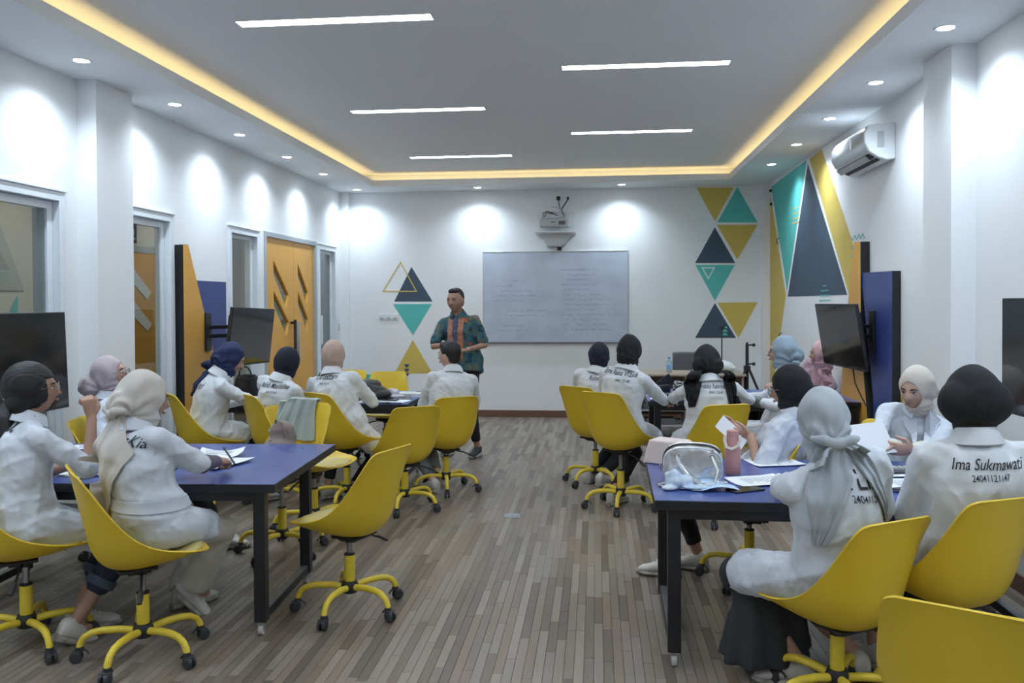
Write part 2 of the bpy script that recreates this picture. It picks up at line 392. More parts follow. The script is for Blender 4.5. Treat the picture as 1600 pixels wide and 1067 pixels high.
# ---- strip lights
protoS = None
SL = ['nearest long strip light, at the upper left of the ceiling', 'strip light at the right of the ceiling, nearer of the two right ones', 'strip light on the left, second of the three from the camera', 'strip light at the right of the ceiling, farther of the two right ones', 'farthest strip light on the left, nearest the whiteboard']
ys = [4.95 + 1.19 * i for i in range(5)]
for i, y in enumerate(ys + [3.76, 2.57, 1.38, .19, -1.0]):
    left = (i % 2 == 0) if i < 5 else (i % 2 == 0)
    x = -1.56 if left else .36
    e = empty('strip_light', (x, y, ZT), 0, SL[i] if i < 5 else 'recessed strip light out of view, %s beyond the top of the frame' % ['first', 'second', 'third', 'fourth', 'fifth'][i - 5], 'ceiling light', 'recessed linear ceiling lights')
    if protoS is None:
        a = MB().bx((-.595, -.058, -.006), (.595, -.05, .002)).bx((-.595, .05, -.006), (.595, .058, .002)).bx((-.603, -.058, -.006), (-.595, .058, .002)).bx((.595, -.058, -.006), (.603, .058, .002)).build('frame', M['whitep'], e)
        b = MB().bx((-.595, -.05, -.004), (.595, .05, .0)).build('diffuser', M['lamp'], e, smooth=0); protoS = (a, b)
    else:
        for q in protoS:
            c = q.copy(); C.objects.link(c); c.parent = e

# ---- corridor behind the left wall
co = MB(); co.bx((-5.8, 2.5, 0), (-5.68, 13, 3)); co.bx((-5.8, 2.4, 0), (XL - TH, 2.5, 3)); co.bx((-5.8, 13, 0), (XL - TH, 13.1, 3)); co.bx((-5.8, 2.4, 3), (XL - TH, 13.1, 3.1)); co.bx((XL - TH - .02, YB + .15, 0), (XL - TH, 13, 3))
struct(co, 'wall_corridor', mat('corridor paint', (.62, .60, .55), .8), smooth=0)
for y in (4.6, 7.4, 10.4):
    e = empty('corridor_lamp', (-4.6, y, 3.0), 0, 'ceiling lamp inside the corridor, behind the %s' % {4.6: 'nearest glass panel', 7.4: 'third glass panel', 10.4: 'orange double door'}[y], 'ceiling light', 'corridor lamps')
    MB().lathe([(0, -.04), (.15, -.035), (.17, 0), (0, 0)]).build('lens', mat('corridor lamp', (1, 1, 1), .5, emit=(1, .97, .9), es=45), e)
# corridor door seen through window 2
def slant(mb, y0, z0, x0, x1, s=1):
    pass
dy0 = 7.9
e = empty('corridor_door', (-5.62, 9.95, 0), 0, 'orange door with slanted glass slots seen through the second glass panel', 'door')
MB().bx((-.05, -.5, 0), (0, .5, 2.22)).build('door_leaf', M['orange'], e, bevel=.004)
for z in (2.06, 1.66):
    MB().prism([(.002, -.36, z), (.002, -.22, z - .04), (.002, .20, z - .33), (.002, .10, z - .42), (.002, -.36, z - .14)], (.008, 0, 0)).build('slot_glass', mat('pale slot glass', (.75, .8, .82), .3), e, smooth=0)
MB().bx((-.06, -.58, 0), (.012, -.5, 2.30)).bx((-.06, .5, 0), (.012, .58, 2.30)).bx((-.06, -.5, 2.22), (.012, .5, 2.30)).build('door_frame', M['frame_grey'], e)
# murals inside the corridor seen through the first glass
def tri(name, pts, d, m, parent=None, **k): return MB().prism(pts, d).build(name, m, parent, smooth=0)
corr = empty('corridor_mural', (-5.67, 8.10, 1.72), 0, 'faded teal and grey triangle mural seen through the nearest glass panel', 'mural')
for pts, m in [([(0, -.9, .0), (0, -.25, .0), (0, -.58, .62)], M['lgreyp']), ([(0, -.75, -.60), (0, -.35, -.60), (0, -.35, -.05)], M['teal']), ([(0, -1.3, -.05), (0, -.62, -.05), (0, -1.0, -.60)], M['navy'])]:
    tri('painted_triangle', pts, (.004, 0, 0), m, corr)
e = MB().lathe([(0, 0), (.12, 0), (.12, .004), (0, .004)], n=24).build('painted_disc', M['mustard'], corr); e.rotation_euler = (0, R(90), 0); e.location = (.006, -.82, .08)
# number sign
e = empty('number_sign', (XL - .09, 6.24, 2.16), 0, 'small black sign with a white digit hanging behind the glass beside the column', 'sign')
MB().bx((-.004, -.09, -.10), (.004, .11, .10)).build('plate', M['blackp'], e, bevel=.002)
cu = bpy.data.curves.new('t', 'FONT'); cu.body = '2'; cu.size = .13; t_ = bpy.data.objects.new('t', cu); C.objects.link(t_)
me = bpy.data.meshes.new_from_object(t_.evaluated_get(bpy.context.evaluated_depsgraph_get())); bpy.data.objects.remove(t_); me.materials.clear(); me.materials.append(M['whitep'])
t_ = bpy.data.objects.new('digit', me); C.objects.link(t_); t_.parent = e; t_.rotation_euler = (R(90), 0, R(90)); t_.location = (.006, .02, -.07)

# ---- windows and doors of the left wall
def glazed(name, a, b_, t, grey=False, leafw=.045, slide=False):
    o = MB(); W = .055
    # casing around the opening, standing proud of the wall
    o.bx((XL - TH - .005, a - W, 0), (XL + .018, a + .005, t + W)); o.bx((XL - TH - .005, b_ - .005, 0), (XL + .018, b_ + W, t + W)); o.bx((XL - TH - .004, a + .004, t - .005), (XL + .017, b_ - .004, t + W - .001))
    o.bx((XL - .002, a - W - .012, t + W), (XL + .028, b_ + W + .012, t + W + .014))
    w_ = struct(o, name, M['frame'], bevel=.002)
    l = MB(); i = .03
    x0, x1 = XL - .075, XL - .035
    l.bx((x0, a + .008, 0), (x1, a + leafw, t - .008)); l.bx((x0, b_ - leafw, 0), (x1, b_ - .008, t - .008)); l.bx((x0 + .001, a + leafw - .002, t - leafw), (x1 - .001, b_ - leafw + .002, t - .008)); l.bx((x0, a + leafw, 0), (x1, b_ - leafw, .09))
    l.build('window_frame', M['frame'], w_, bevel=.002)
    if slide: MB().bx((x0 - .03, b_ - leafw - .05, .09), (x0 + .0, b_ - leafw, t - leafw)).build('stile', M['frame_grey'], w_)
    MB().bx((XL - .058, a + leafw, .09), (XL - .052, b_ - leafw, t - leafw)).build('pane', M['glass_grey'] if grey else M['glass'], w_, smooth=0)
    return w_
wA = glazed('window_1', *OPEN[0], leafw=.06, slide=True)
MB().bx((XL - .035, 5.195, .98), (XL - .012, 5.215, 1.28)).build('pull_handle', M['lgreyp'], wA, bevel=.004)
glazed('window_2', *OPEN[1], leafw=.06)
glazed('window_3', *OPEN[2], grey=False)
wE = glazed('window_4', *OPEN[4], grey=True)
MB().bx((XL + .0, 10.56, 1.05), (XL + .02, 10.58, 1.42)).build('pull_handle', M['whitep'], wE, bevel=.004)
# orange double door
a, b_, t = OPEN[3]; W = .05
o = MB(); o.bx((XL - TH - .005, a - W, 0), (XL + .015, a + .004, t + W)); o.bx((XL - TH - .005, b_ - .004, 0), (XL + .015, b_ + W, t + W)); o.bx((XL - TH - .004, a + .003, t - .004), (XL + .014, b_ - .003, t + W - .001))
dr = struct(o, 'door_1', M['frame_grey'], bevel=.002)
mid = 9.62
def leaf(y0, y1, slots, parent):
    # leaf with parallelogram openings, built as strips between them
    import bmesh
    bm = bmesh.new(); X0, X1 = XL - .055, XL - .012
    outer = [(y0, 0), (y1, 0), (y1, t), (y0, t)]
    vs = [bm.verts.new((X1, p[0], p[1])) for p in outer]; es = [bm.edges.new((vs[i], vs[(i + 1) % 4])) for i in range(4)]
    for s in slots:
        q = [bm.verts.new((X1, p[0], p[1])) for p in s]; es += [bm.edges.new((q[i], q[(i + 1) % 4])) for i in range(4)]
    bmesh.ops.triangle_fill(bm, use_beauty=True, edges=es)
    def inside(c, s):
        n = len(s); r = False
        for i in range(n):
            x1, z1 = s[i]; x2, z2 = s[(i + 1) % n]
            if (z1 > c[1]) != (z2 > c[1]) and c[0] < (x2 - x1) * (c[1] - z1) / (z2 - z1) + x1: r = not r
        return r
    for f in list(bm.faces):
        c = f.calc_center_median()
        if any(inside((c.y, c.z), s) for s in slots): bm.faces.remove(f)
    r = bmesh.ops.extrude_face_region(bm, geom=bm.faces[:])
    for q in r['geom']:
        if isinstance(q, bmesh.types.BMVert): q.co.x = X0
    bmesh.ops.recalc_face_normals(bm, faces=bm.faces)
    me = bpy.data.meshes.new('door_leaf'); bm.to_mesh(me); bm.free(); me.materials.append(M['orange'])
    o = link('door_leaf', me, parent, 0)
    for s in slots:
        MB().prism([(X0 + .015, p[0], p[1]) for p in s], (.005, 0, 0)).build('slot_glass', M['glass'], o, smooth=0)
    return o
def slotq(yc, zc): return [(yc - .27, zc + .17), (yc - .05 - .05, zc + .20), (yc + .25, zc - .20), (yc + .20 - .10, zc - .27)]
sl1 = [[(9.02, 2.05), (9.06, 2.10), (9.50, 1.68), (9.46, 1.52), (9.40, 1.55)][:4]]
def par(ya, za, yb, zb, wy=.10, wz=.17): return [(ya, za), (ya + wy * .3, za + .02), (yb, zb), (yb - wy * .5, zb - wz), (ya, za - wz)]
import itertools
S1 = [[(9.00, 2.06), (9.46, 1.68), (9.38, 1.52), (9.00, 1.90)], [(9.00, 1.72), (9.46, 1.36), (9.38, 1.20), (9.00, 1.56)]]
S2 = [[(9.76, 2.06), (10.12, 1.71), (10.06, 1.55), (9.76, 1.90)], [(9.76, 1.72), (10.12, 1.38), (10.06, 1.22), (9.76, 1.56)]]
L1 = leaf(8.755, mid - .003, S1, dr); L2 = leaf(mid + .003, 10.325, S2, dr)
MB().bx((XL - .012, 9.50, 1.34), (XL + .045, 9.53, 1.37)).bx((XL - .012, 9.50, .84), (XL + .045, 9.53, .87)).bx((XL + .03, 9.495, .82), (XL + .055, 9.535, 1.39)).build('door_handle', M['blackp'], L1, bevel=.002)
MB().bx((XL - .012, 9.70, .90), (XL + .03, 9.72, 1.36)).build('door_handle', M['lgreyp'], L2, bevel=.002)
for z in (1.95, .4): MB().cyl((XL - .004, 8.753, z - .06), (XL - .004, 8.753, z + .06), .009).build('hinge', M['frame_grey'], L1)
for z in (1.95, .4): MB().cyl((XL - .004, 10.327, z - .06), (XL - .004, 10.327, z + .06), .009).build('hinge', M['frame_grey'], L2)
e = empty('wall_switch', (XL + .001, 11.3, 1.25), 0, 'narrow white switch plate beside the farthest glass panel', 'switch')
MB().bx((0, -.035, -.11), (.008, .035, .11)).build('plate', M['whitep'], e, bevel=.002); MB().bx((.008, -.018, -.05), (.012, .018, .05)).build('rocker', M['lgreyp'], e, bevel=.001)

# ---- murals on the back wall
T_ = .0015
def bt(pts, m, name='painted_triangle', lab=None, off=0):
    q = [at(px, py, Y=YB) for px, py in pts]; q = [V((p.x, YB - off, p.z)) for p in q]
    o = MB().prism(q, (0, -T_, 0)).build(name, m, wallb, smooth=0)
    if lab: o['label'] = lab
    return o
bt([(643, 417), (616, 471), (676, 471)], M['navy'], lab='slate painted triangle'); bt([(614, 475), (675, 475), (645, 524)], M['teal'], lab='teal painted triangle')
bt([(645, 531), (616, 583.5), (676, 583.5)], M['mustard'], lab='mustard painted triangle')
bt([(540, 585), (612, 585), (597, 612), (540, 612)], M['teal'], lab='teal painted shape'); bt([(614, 587), (597, 618), (598, 640), (648, 640), (636, 618)], M['navy'], lab='slate painted triangle')
def outline(pts, wpx, m, lab, off=.0015):
    c = (sum(p[0] for p in pts) / 3, sum(p[1] for p in pts) / 3)
    inn = [(c[0] + (p[0] - c[0]) * wpx, c[1] + (p[1] - c[1]) * wpx) for p in pts]
    b = MB()
    for i in range(3):
        j = (i + 1) % 3; q = [at(*z, Y=YB) for z in (pts[i], pts[j], inn[j], inn[i])]
        b.prism([V((p.x, YB - off, p.z)) for p in q], (0, -T_, 0))
    b.build('painted_outline', m, wallb, smooth=0)['label'] = lab
outline([(626, 408), (597, 456), (652, 456)], .90, M['mustard'], 'mustard outlined triangle', .002)
for y in (569, 576, 583): bt([(631, y), (640, y), (635.5, y + 6)], M['navy'], off=.002)
bt([(1088, 293), (1146.5, 293), (1117, 346)], M['mustard']); bt([(1152, 292), (1120.5, 347.5), (1184, 347.5)], M['teal']); bt([(1120, 351), (1184, 351), (1152, 405.5)], M['mustard'])
bt([(1117, 355), (1086, 411), (1149, 411)], M['navy']); bt([(1086.5, 414), (1148, 414), (1117, 470)], M['teal']); bt([(1117, 473.5), (1086, 528), (1150, 528)], M['navy']); bt([(1121, 473), (1184, 472), (1154, 528)], M['mustard'])
outline([(1096, 417.5), (1117.5, 417.5), (1106.5, 437)], .72, M['paintw'], 'white outlined triangle', .002)
for y in (514, 519.5, 525):
    q = [(1132.5 + 4.2 * math.cos(k * math.pi / 8), y - 3 + 0 * k + 4.2 * -math.sin(k * math.pi / 8) + 2) for k in range(9)]
    bt(q, M['teal'], 'painted_half_disc', off=.003)
# ---- murals on the right wall
def rt_(pts, m, name='painted_triangle', lab=None, off=0):
    q = [at(px, py, X=XR) for px, py in pts]; q = [V((XR - off, p.y, p.z)) for p in q]
    o = MB().prism(q, (-T_, 0, 0)).build(name, m, wallr, smooth=0)
    if lab: o['label'] = lab
    return o
YM = M['mustard']
rt_([(1203.5, 300), (1228, 462), (1219, 525), (1213, 578), (1207, 625), (1203.5, 630)], YM, lab='narrow mustard painted strip')
rt_([(1205, 292), (1260.5, 250), (1230, 454)], M['teal'], lab='tall teal painted triangle')
rt_([(1262.4, 256), (1231, 463.5), (1324, 460.5)], M['navy'], lab='tall slate painted triangle')
rt_([(1265, 248), (1284, 233.5), (1334, 383), (1391, 558), (1418, 645), (1392, 700), (1326, 458)], YM, lab='slanting mustard painted band')
for i, y in enumerate((446, 453.5, 461, 468.5, 476)):
    h_ = (3, 6, 7.5, 9, 9)[i]; rt_([(1289 - h_, y), (1289 + h_, y - .6), (1289 + h_, y + 1), (1289 - h_, y + 1.7)], M['teal'], 'painted_line', off=.002)
for i, y in enumerate((324, 332, 340, 347)):
    h_ = (3, 4, 5, 5.5)[i]; rt_([(1243.5 - h_, y + 1.5), (1243.5 + h_, y - 2), (1243.5 + h_, y), (1243.5 - h_, y + 3.5)], YM, 'painted_line', off=.002)
for r_ in range(3):
    b = MB(); pts = [(1330 + i * 3.1, (368, 382, 397)[r_] + (0 if i % 2 == 0 else 7.5) - i * .7) for i in range(8)]
    for i in range(7):
        q = [pts[i], pts[i + 1], (pts[i + 1][0], pts[i + 1][1] + 2), (pts[i][0], pts[i][1] + 2)]
        q = [at(*z, X=XR) for z in q]; b.prism([V((XR - .003, p.y, p.z)) for p in q], (-T_, 0, 0))
    b.build('painted_zigzag', M['teal'], wallr, smooth=0)['label'] = 'teal painted zigzag'
for (px, py) in [(1218, 376), (1222, 524)]:
    p = at(px, py, X=XR); e = empty('wall_hook', (XR, p.y, p.z), 0, 'small metal hook on the mustard strip, %s of two' % ('upper' if py < 400 else 'lower'), 'hook')
    MB().tube([(-.002, 0, .03), (-.03, 0, .02), (-.035, 0, -.02), (-.015, .0, -.04)], .006).build('hook', M['blackp'], e)
for (px, py) in [(1205.5, 298), (1206, 319)]:
    p = at(px, py, X=XR); e = empty('pipe_clip', (XR, p.y, p.z), 0, 'tiny dark clip in the right corner of the wall, %s of two' % ('upper' if py < 310 else 'lower'), 'clip'); MB().box((-.012, 0, 0), (.024, .06, .03)).build('clip', M['blackp'], e, bevel=.002)

# ---- leaning display boards with TV mounts
def tvboard(xw, sgn, polyO, polyB, label):
    e = empty('display_board', (xw, 0, 0), 0, label, 'panel')
    for nm, poly, m in (('orange_panel', polyO, M['orange']), ('blue_panel', polyB, M['blue'])):
        b = MB(); th = .075 if nm == 'orange_panel' else .062
        a = [V((0, p[0], p[1])) for p in poly]; c = [p + V((sgn * th, 0, 0)) for p in a]
        n = len(a)
        b.add(a + c, [tuple(range(n))] + [(i, (i + 1) % n, n + (i + 1) % n, n + i) for i in range(n)], 0)
        b.add(c, [tuple(range(n))], 1)
        me = b.mesh(nm); me.materials.append(M['black']); me.materials.append(m); me.polygons.foreach_set('material_index', b.mi)
        link(nm, me, e, 0)
    return e
tvboard(XL + .002, 1, [(6.78, 0), (6.78, 2.08), (6.87, 2.09), (7.30, 1.20), (7.52, .66), (7.8, 0)], [(6.98, 0), (6.98, 1.785), (7.63, 1.785), (7.63, 0)], 'tall orange and blue board behind the left wall television')
tvboard(XR - .002, -1, [(6.9, 0), (7.25, 1.2), (7.27, 2.07), (7.44, 2.08), (7.75, 1.15), (7.95, 0)], [(6.55, 0), (6.55, 1.80), (7.30, 1.81), (6.98, .8), (6.98, 0)], 'tall blue and orange board behind the right wall television')
def tv(loc, rot, wd, ht, label, th=.055, arm=None):
    e = empty('television', loc, 0, label, 'television'); e.rotation_euler = rot
    MB().box((0, 0, 0), (wd, th * .4, ht)).build('bezel', M['blackp'], e, bevel=.004)
    MB().box((0, th * .5, -.02), (wd * .86, th * .8, ht * .8)).build('rear_housing', M['blackp'], e, bevel=.01)
    MB().box((0, -th * .22, .004), (wd - .02, .003, ht - .026)).build('screen', M['screen'], e, smooth=0)
    return e
def arm(pts, label, wallp):
    e = empty('wall_bracket', wallp, 0, label, 'bracket')
    W_ = V(wallp); L = [V(p) - W_ for p in pts]
    MB().box((0, 0, 0), (.02, .10, .34)).build('wall_plate', M['black'], e, bevel=.004)
    b = MB()
    for a, c in zip(L[:-1], L[1:]):
        d = c - a; rot = d.to_track_quat('X', 'Z').to_matrix(); b.box((a + c) / 2 + V((0, 0, .04)), (d.length, .03, .035), rot); b.box((a + c) / 2 - V((0, 0, .04)), (d.length, .03, .035), rot)
    for p in L: b.cyl(p - V((0, 0, .075)), p + V((0, 0, .075)), .018)
    b.build('swing_arm', M['black'], e, bevel=.003)
    MB().box(L[-1] + V((0, 0, 0)), (.03, .16, .26)).build('mount_plate', M['black'], e, bevel=.004)
# TV left mid: screen faces +X
tv((-3.02, 7.12, 1.292), (0, R(0), R(90 - 0)), .92, .50, 'flat television on the left wall bracket in front of the orange and blue board').rotation_euler = Euler((R(6), R(1.6), R(90)))
arm([(XL + .08, 7.20, 1.33), (-3.32, 7.38, 1.33), (-3.08, 7.15, 1.30)], 'black swing arm bracket on the orange and blue board at left', (XL + .088, 7.20, 1.33))
tv((2.04, 7.28, 1.285), (0, 0, 0), .97, .54, 'flat television on the right wall bracket, tilted down').rotation_euler = Euler((R(9), 0, R(-86)))
arm([(XR - .075, 6.98, 1.33), (2.16, 7.12, 1.33), (2.10, 7.25, 1.30)], 'black swing arm bracket on the blue board at right', (XR - .075, 6.98, 1.33))
tv((-3.22, 4.36, 1.245), (0, 0, 0), .92, .58, 'large dark television at the left edge in front of the nearest glass panel').rotation_euler = Euler((R(-2), 0, R(90)))
arm([(XL + .02, 3.95, 1.25), (-3.4, 4.2, 1.25), (-3.27, 4.36, 1.25)], 'black bracket holding the television at the left edge', (XL + .012, 3.95, 1.25))
tv((2.06, 4.02, 1.30), (0, 0, 0), .92, .575, 'large dark television at the right edge of the picture').rotation_euler = Euler((0, 0, R(-90)))
arm([(XR - .02, 4.02, 1.3), (2.15, 4.06, 1.3), (2.11, 4.02, 1.3)], 'black bracket holding the television at the right edge', (XR - .012, 4.02, 1.30))
tag(MB().tube([(2.12, 7.2, 1.02), (2.11, 7.1, .9), (2.13, 7.0, .80), (2.15, 6.95, .735)], .006).build('television_cable', M['cable']), 'thin black cable hanging below the right wall television', 'cable')

# ---- air conditioner
e = empty('air_conditioner', (XR, 7.12, 2.66), 0, 'white split air conditioner high on the right wall', 'air conditioner')
pr = [(0, 0), (-.06, -.01), (-.13, .015), (-.195, .06), (-.225, .12), (-.228, .20), (-.20, .262), (0, .275)]
def acp(pp, y0, y1, nm, m, **k): return MB().prism([(a, y0, z) for a, z in pp], (0, y1 - y0, 0)).build(nm, m, e, **k)
acp(pr, -.45, .45, 'body', M['whitep'], bevel=.008)
acp([(-.2, .062), (-.231, .12), (-.234, .20), (-.21, .25), (-.206, .25), (-.226, .2), (-.224, .12), (-.196, .066)], -.43, .44, 'front_panel', M['acsilver'])
for k, (a, z) in enumerate([(-.155, .028), (-.115, .008), (-.175, .042)]):
    MB().box((a, 0, z - .004), (.03, .80, .008), Matrix.Rotation(R(30), 3, 'Y')).build('air_slot', M['blackp'], e)
MB().box((-.17, .05, .022), (.055, .78, .004), Matrix.Rotation(R(42), 3, 'Y')).build('louvre', M['lgreyp'], e, bevel=.001)
MB().box((-.11, -.452, .15), (.05, .003, .12)).build('side_vent', M['lgreyp'], e)
MB().box((-.236, -.12, .17), (.003, .05, .09)).build('rating_label', M['whitep'], e)

# ---- whiteboard
x0, x1, z0, z1 = -1.533, .428, 1.043, 2.262
def board_mat():
    m = mat('smudged whiteboard', (.51, .57, .68), .28, col2=(.43, .49, .60), vscale=3.2, stretch=(1, 1, 1.4)); return m
e = empty('whiteboard', (x0, YB, z0), 0, 'large white board covered in faint smudged writing on the back wall', 'whiteboard')
W, H_ = x1 - x0, z1 - z0
MB().bx((0, -.022, 0), (W, -.002, H_)).build('panel', board_mat(), e, bevel=.002)
MB().bx((-.008, -.026, -.012), (W + .008, -.0, 0)).bx((-.008, -.026, H_), (W + .008, 0, H_ + .012)).bx((-.012, -.026, -.012), (0, 0, H_ + .012)).bx((W, -.026, -.012), (W + .012, 0, H_ + .012)).build('rim', M['lgreyp'], e, bevel=.002)
MB().bx((0, -.045, -.024), (W, -.02, -.012)).build('marker_tray', mat('dark tray', (.12, .14, .18), .5), e, bevel=.002)
for x in (.22, 1.72): MB().bx((x - .05, -.028, H_), (x + .05, -.0, H_ + .022)).build('clip', M['whitep'], e, bevel=.003)
sq = MB()
def scr(x, z, L, h, d):
    n = max(4, int(L / .012)); p = None
    for i in range(n):
        if random.random() < .13: p = None; continue
        q = V((x + L * i / n, 0, z + random.uniform(-h, h)))
        if p is not None:
            dd = (q - p); nn = V((-dd.z, 0, dd.x)).normalized() * d
            sq.add([p - nn + V((0, -.0235, 0)), q - nn + V((0, -.0235, 0)), q + nn + V((0, -.0235, 0)), p + nn + V((0, -.0235, 0))], [(0, 1, 2, 3)])
        p = q
for row in range(13):
    z = H_ * .80 - row * .068
    scr(1.02 + random.uniform(0, .12), z, random.uniform(.35, .8), .013, .0019)
    if random.random() < .75: scr(.08 + random.uniform(0, .3), z - .01, random.uniform(.2, .6), .013, .0019)
me = sq.mesh('marker_writing'); me.materials.append(mat('faded marker', (.20, .24, .38), .6)); o = bpy.data.objects.new('marker_writing', me); C.objects.link(o); o.parent = e; o['kind'] = 'stuff'
tag(MB().box((0, 0, 0), (.055, .02, .045)).build('wall_socket', M['blackp'], bevel=.003, loc=(-.49, YB - .012, 2.305)), 'small black box right above the whiteboard', 'socket')
# ---- projector
e = empty('projector', (-.54, YB - .22, 2.50), 0, 'grey white projector on its wall shelf above the whiteboard', 'projector')
MB().prism([(-.20, -.12, .08), (.19, -.12, .08), (.20, .12, .08), (-.21, .12, .08)], (0, 0, .10)).build('body', M['lgreyp'], e, bevel=.014)
MB().prism([(-.16, -.08, .18), (.14, -.08, .18), (.15, .10, .18), (-.17, .10, .18)], (0, 0, .03)).build('top_cover', M['lgreyp'], e, bevel=.01)
MB().box((-.02, -.122, .14), (.06, .004, .012)).box((.10, -.122, .13), (.09, .004, .05)).build('front_grille', M['greyp'], e, bevel=.001)
e2 = empty('projector_shelf', (-.54, YB, 2.50), 0, 'white wall shelf with tapered backing under the projector', 'shelf')
MB().bx((-.26, -.36, .0), (.28, 0, .016)).build('shelf_board', M['whitep'], e2, bevel=.002)
MB().prism([(-.20, -.10, 0), (.22, -.10, 0), (.12, -.10, -.15), (-.12, -.10, -.15)], (0, .10, 0)).build('tapered_support', M['whitep'], e2, bevel=.004)
MB().bx((-.11, -.12, -.17), (.11, 0, -.15)).build('lower_plate', M['lgreyp'], e2, bevel=.002)
MB().bx((-.25, -.012, .03), (.26, 0, .30)).build('back_plate', M['whitep'], e2, bevel=.002)
e3 = empty('projector_cables', (-.54, YB - .02, 2.72), 0, 'tangled black and grey cables with plugs above the projector', 'cables')
b = MB(); b.box((.04, -.02, .27), (.05, .03, .05)); b.box((.17, -.02, .265), (.03, .03, .04)); b.build('plug', M['blackp'], e3, bevel=.004)
b = MB(); b.tube([(.04, -.02, .25), (.05, -.02, .18), (.07, -.03, .12), (.11, -.05, .04), (.12, -.06, -.02)], .006, 6); b.tube([(.17, -.02, .255), (.13, -.03, .19), (.085, -.03, .12)], .008, 6)
b.tube([(.02, -.12, -.01), (.08, -.12, .0), (.13, -.13, -.03), (.155, -.16, -.08), (.16, -.2, -.14)], .011, 6); b.tube([(-.17, -.15, -.03), (-.16, -.12, .06), (-.11, -.1, .085), (-.03, -.1, .06), (.03, -.1, .02)], .006, 6)
b.tube([(-.15, -.12, .0), (-.12, -.1, .07), (-.02, -.08, .05)], .006, 6); b.build('cable', M['cable'], e3)
b = MB(); b.tube([(-.06, -.05, .16), (.0, -.05, .145), (.07, -.04, .12), (.05, -.04, .07), (-.05, -.06, .09)], .006, 6); b.tube([(.08, -.04, .12), (.13, -.06, .06), (.14, -.06, 0)], .008, 6); b.build('cable', M['cablew'], e3)
# wall outlets by the left mural
for i, px in enumerate((597, 607.3, 617.5)):
    p = at(px, 495, Y=YB); e = empty('wall_outlet', (p.x, YB, p.z), 0, 'white double outlet left of the teal triangle, %s of three' % ('left', 'middle', 'right')[i], 'outlet')
    MB().box((0, -.005, 0), (.082, .01, .085)).build('plate', M['whitep'], e, bevel=.003); MB().box((0, -.011, -.02), (.055, .003, .028)).build('socket_face', M['lgreyp'], e, bevel=.001)
# floor box
e = empty('floor_outlet', (-.62, 6.15, 0), R(2), 'small square metal outlet cover set in the wooden floor', 'outlet')
MB().box((0, 0, .002), (.115, .125, .004)).build('cover', M['galv'], e, bevel=.001); MB().box((0, 0, .005), (.09, .095, .003)).build('lid', M['galv'], e, bevel=.001)

# ------------------------------------------------------------------ office chair
def interp(tab, t):
    n = len(tab) - 1; x = t * n; i = min(int(x), n - 1); f = x - i
    p0 = np.array(tab[max(i - 1, 0)]); p1 = np.array(tab[i]); p2 = np.array(tab[i + 1]); p3 = np.array(tab[min(i + 2, n)])
    return .5 * ((2 * p1) + (-p0 + p2) * f + (2 * p0 - 5 * p1 + 4 * p2 - p3) * f * f + (-p0 + 3 * p1 - 3 * p2 + p3) * f ** 3)
# y, z, halfwidth, lift
SH = [(.262, .440, .115, .0), (.250, .448, .180, .008), (.20, .432, .215, .036), (.11, .405, .233, .072), (.0, .388, .240, .105), (-.09, .388, .240, .138), (-.155, .412, .238, .165), (-.197, .47, .233, .172),
      (-.220, .57, .224, .148), (-.237, .655, .214, .104), (-.254, .74, .204, .055), (-.270, .815, .196, .024), (-.279, .850, .180, .012), (-.284, .866, .150, .008)]
RIM = [(.256, .441), (.246, .452), (.205, .460), (.135, .470), (.065, .486), (.0, .510), (-.052, .543), (-.098, .588), (-.142, .646), (-.182, .708), (-.217, .768), (-.250, .822), (-.268, .852), (-.281, .866)]
_cz = lambda z: z if z < .47 else .47 + (z - .47) * .929
SH = [(a, _cz(b), c, d) for a, b, c, d in SH]; RIM = [(a, _cz(b)) for a, b in RIM]
def shellpt(t, s):
    y, z, w_, l = interp(SH, t); ry, rz = interp(RIM, t); d = abs(s) ** 2.5
    return V((w_ * s * (1 - .04 * abs(s) ** 4), y + (ry - y) * d, z + (rz - z) * d))
def sheet(fn, nu, nv, th, mi=0):
    """closed sheet from fn(u,v), thickness along approx normal"""
    g = [[fn(u / nu, v_ / nv) for u in range(nu + 1)] for v_ in range(nv + 1)]
    P = np.array([[tuple(p) for p in r] for r in g]); du = np.gradient(P, axis=1); dv = np.gradient(P, axis=0); N = np.cross(du, dv); N /= np.linalg.norm(N, axis=2)[:, :, None] + 1e-9
    b = MB(); A = P.reshape(-1, 3); B = (P + N * th).reshape(-1, 3); n = nu + 1; m = nv + 1; k = n * m
    fs = []
    for j in range(nv):
        for i in range(nu):
            a = j * n + i; fs.append((a, a + 1, a + n + 1, a + n)); fs.append((k + a, k + a + n, k + a + n + 1, k + a + 1))
    bd = [i for i in range(n)] + [j * n + nu for j in range(1, m)] + [nv * n + i for i in range(nu - 1, -1, -1)] + [j * n for j in range(nv - 1, 0, -1)]
    for q in range(len(bd)):
        a, c = bd[q], bd[(q + 1) % len(bd)]; fs.append((a, k + a, k + c, c))
    b.add([tuple(p) for p in A] + [tuple(p) for p in B], fs, mi); return b
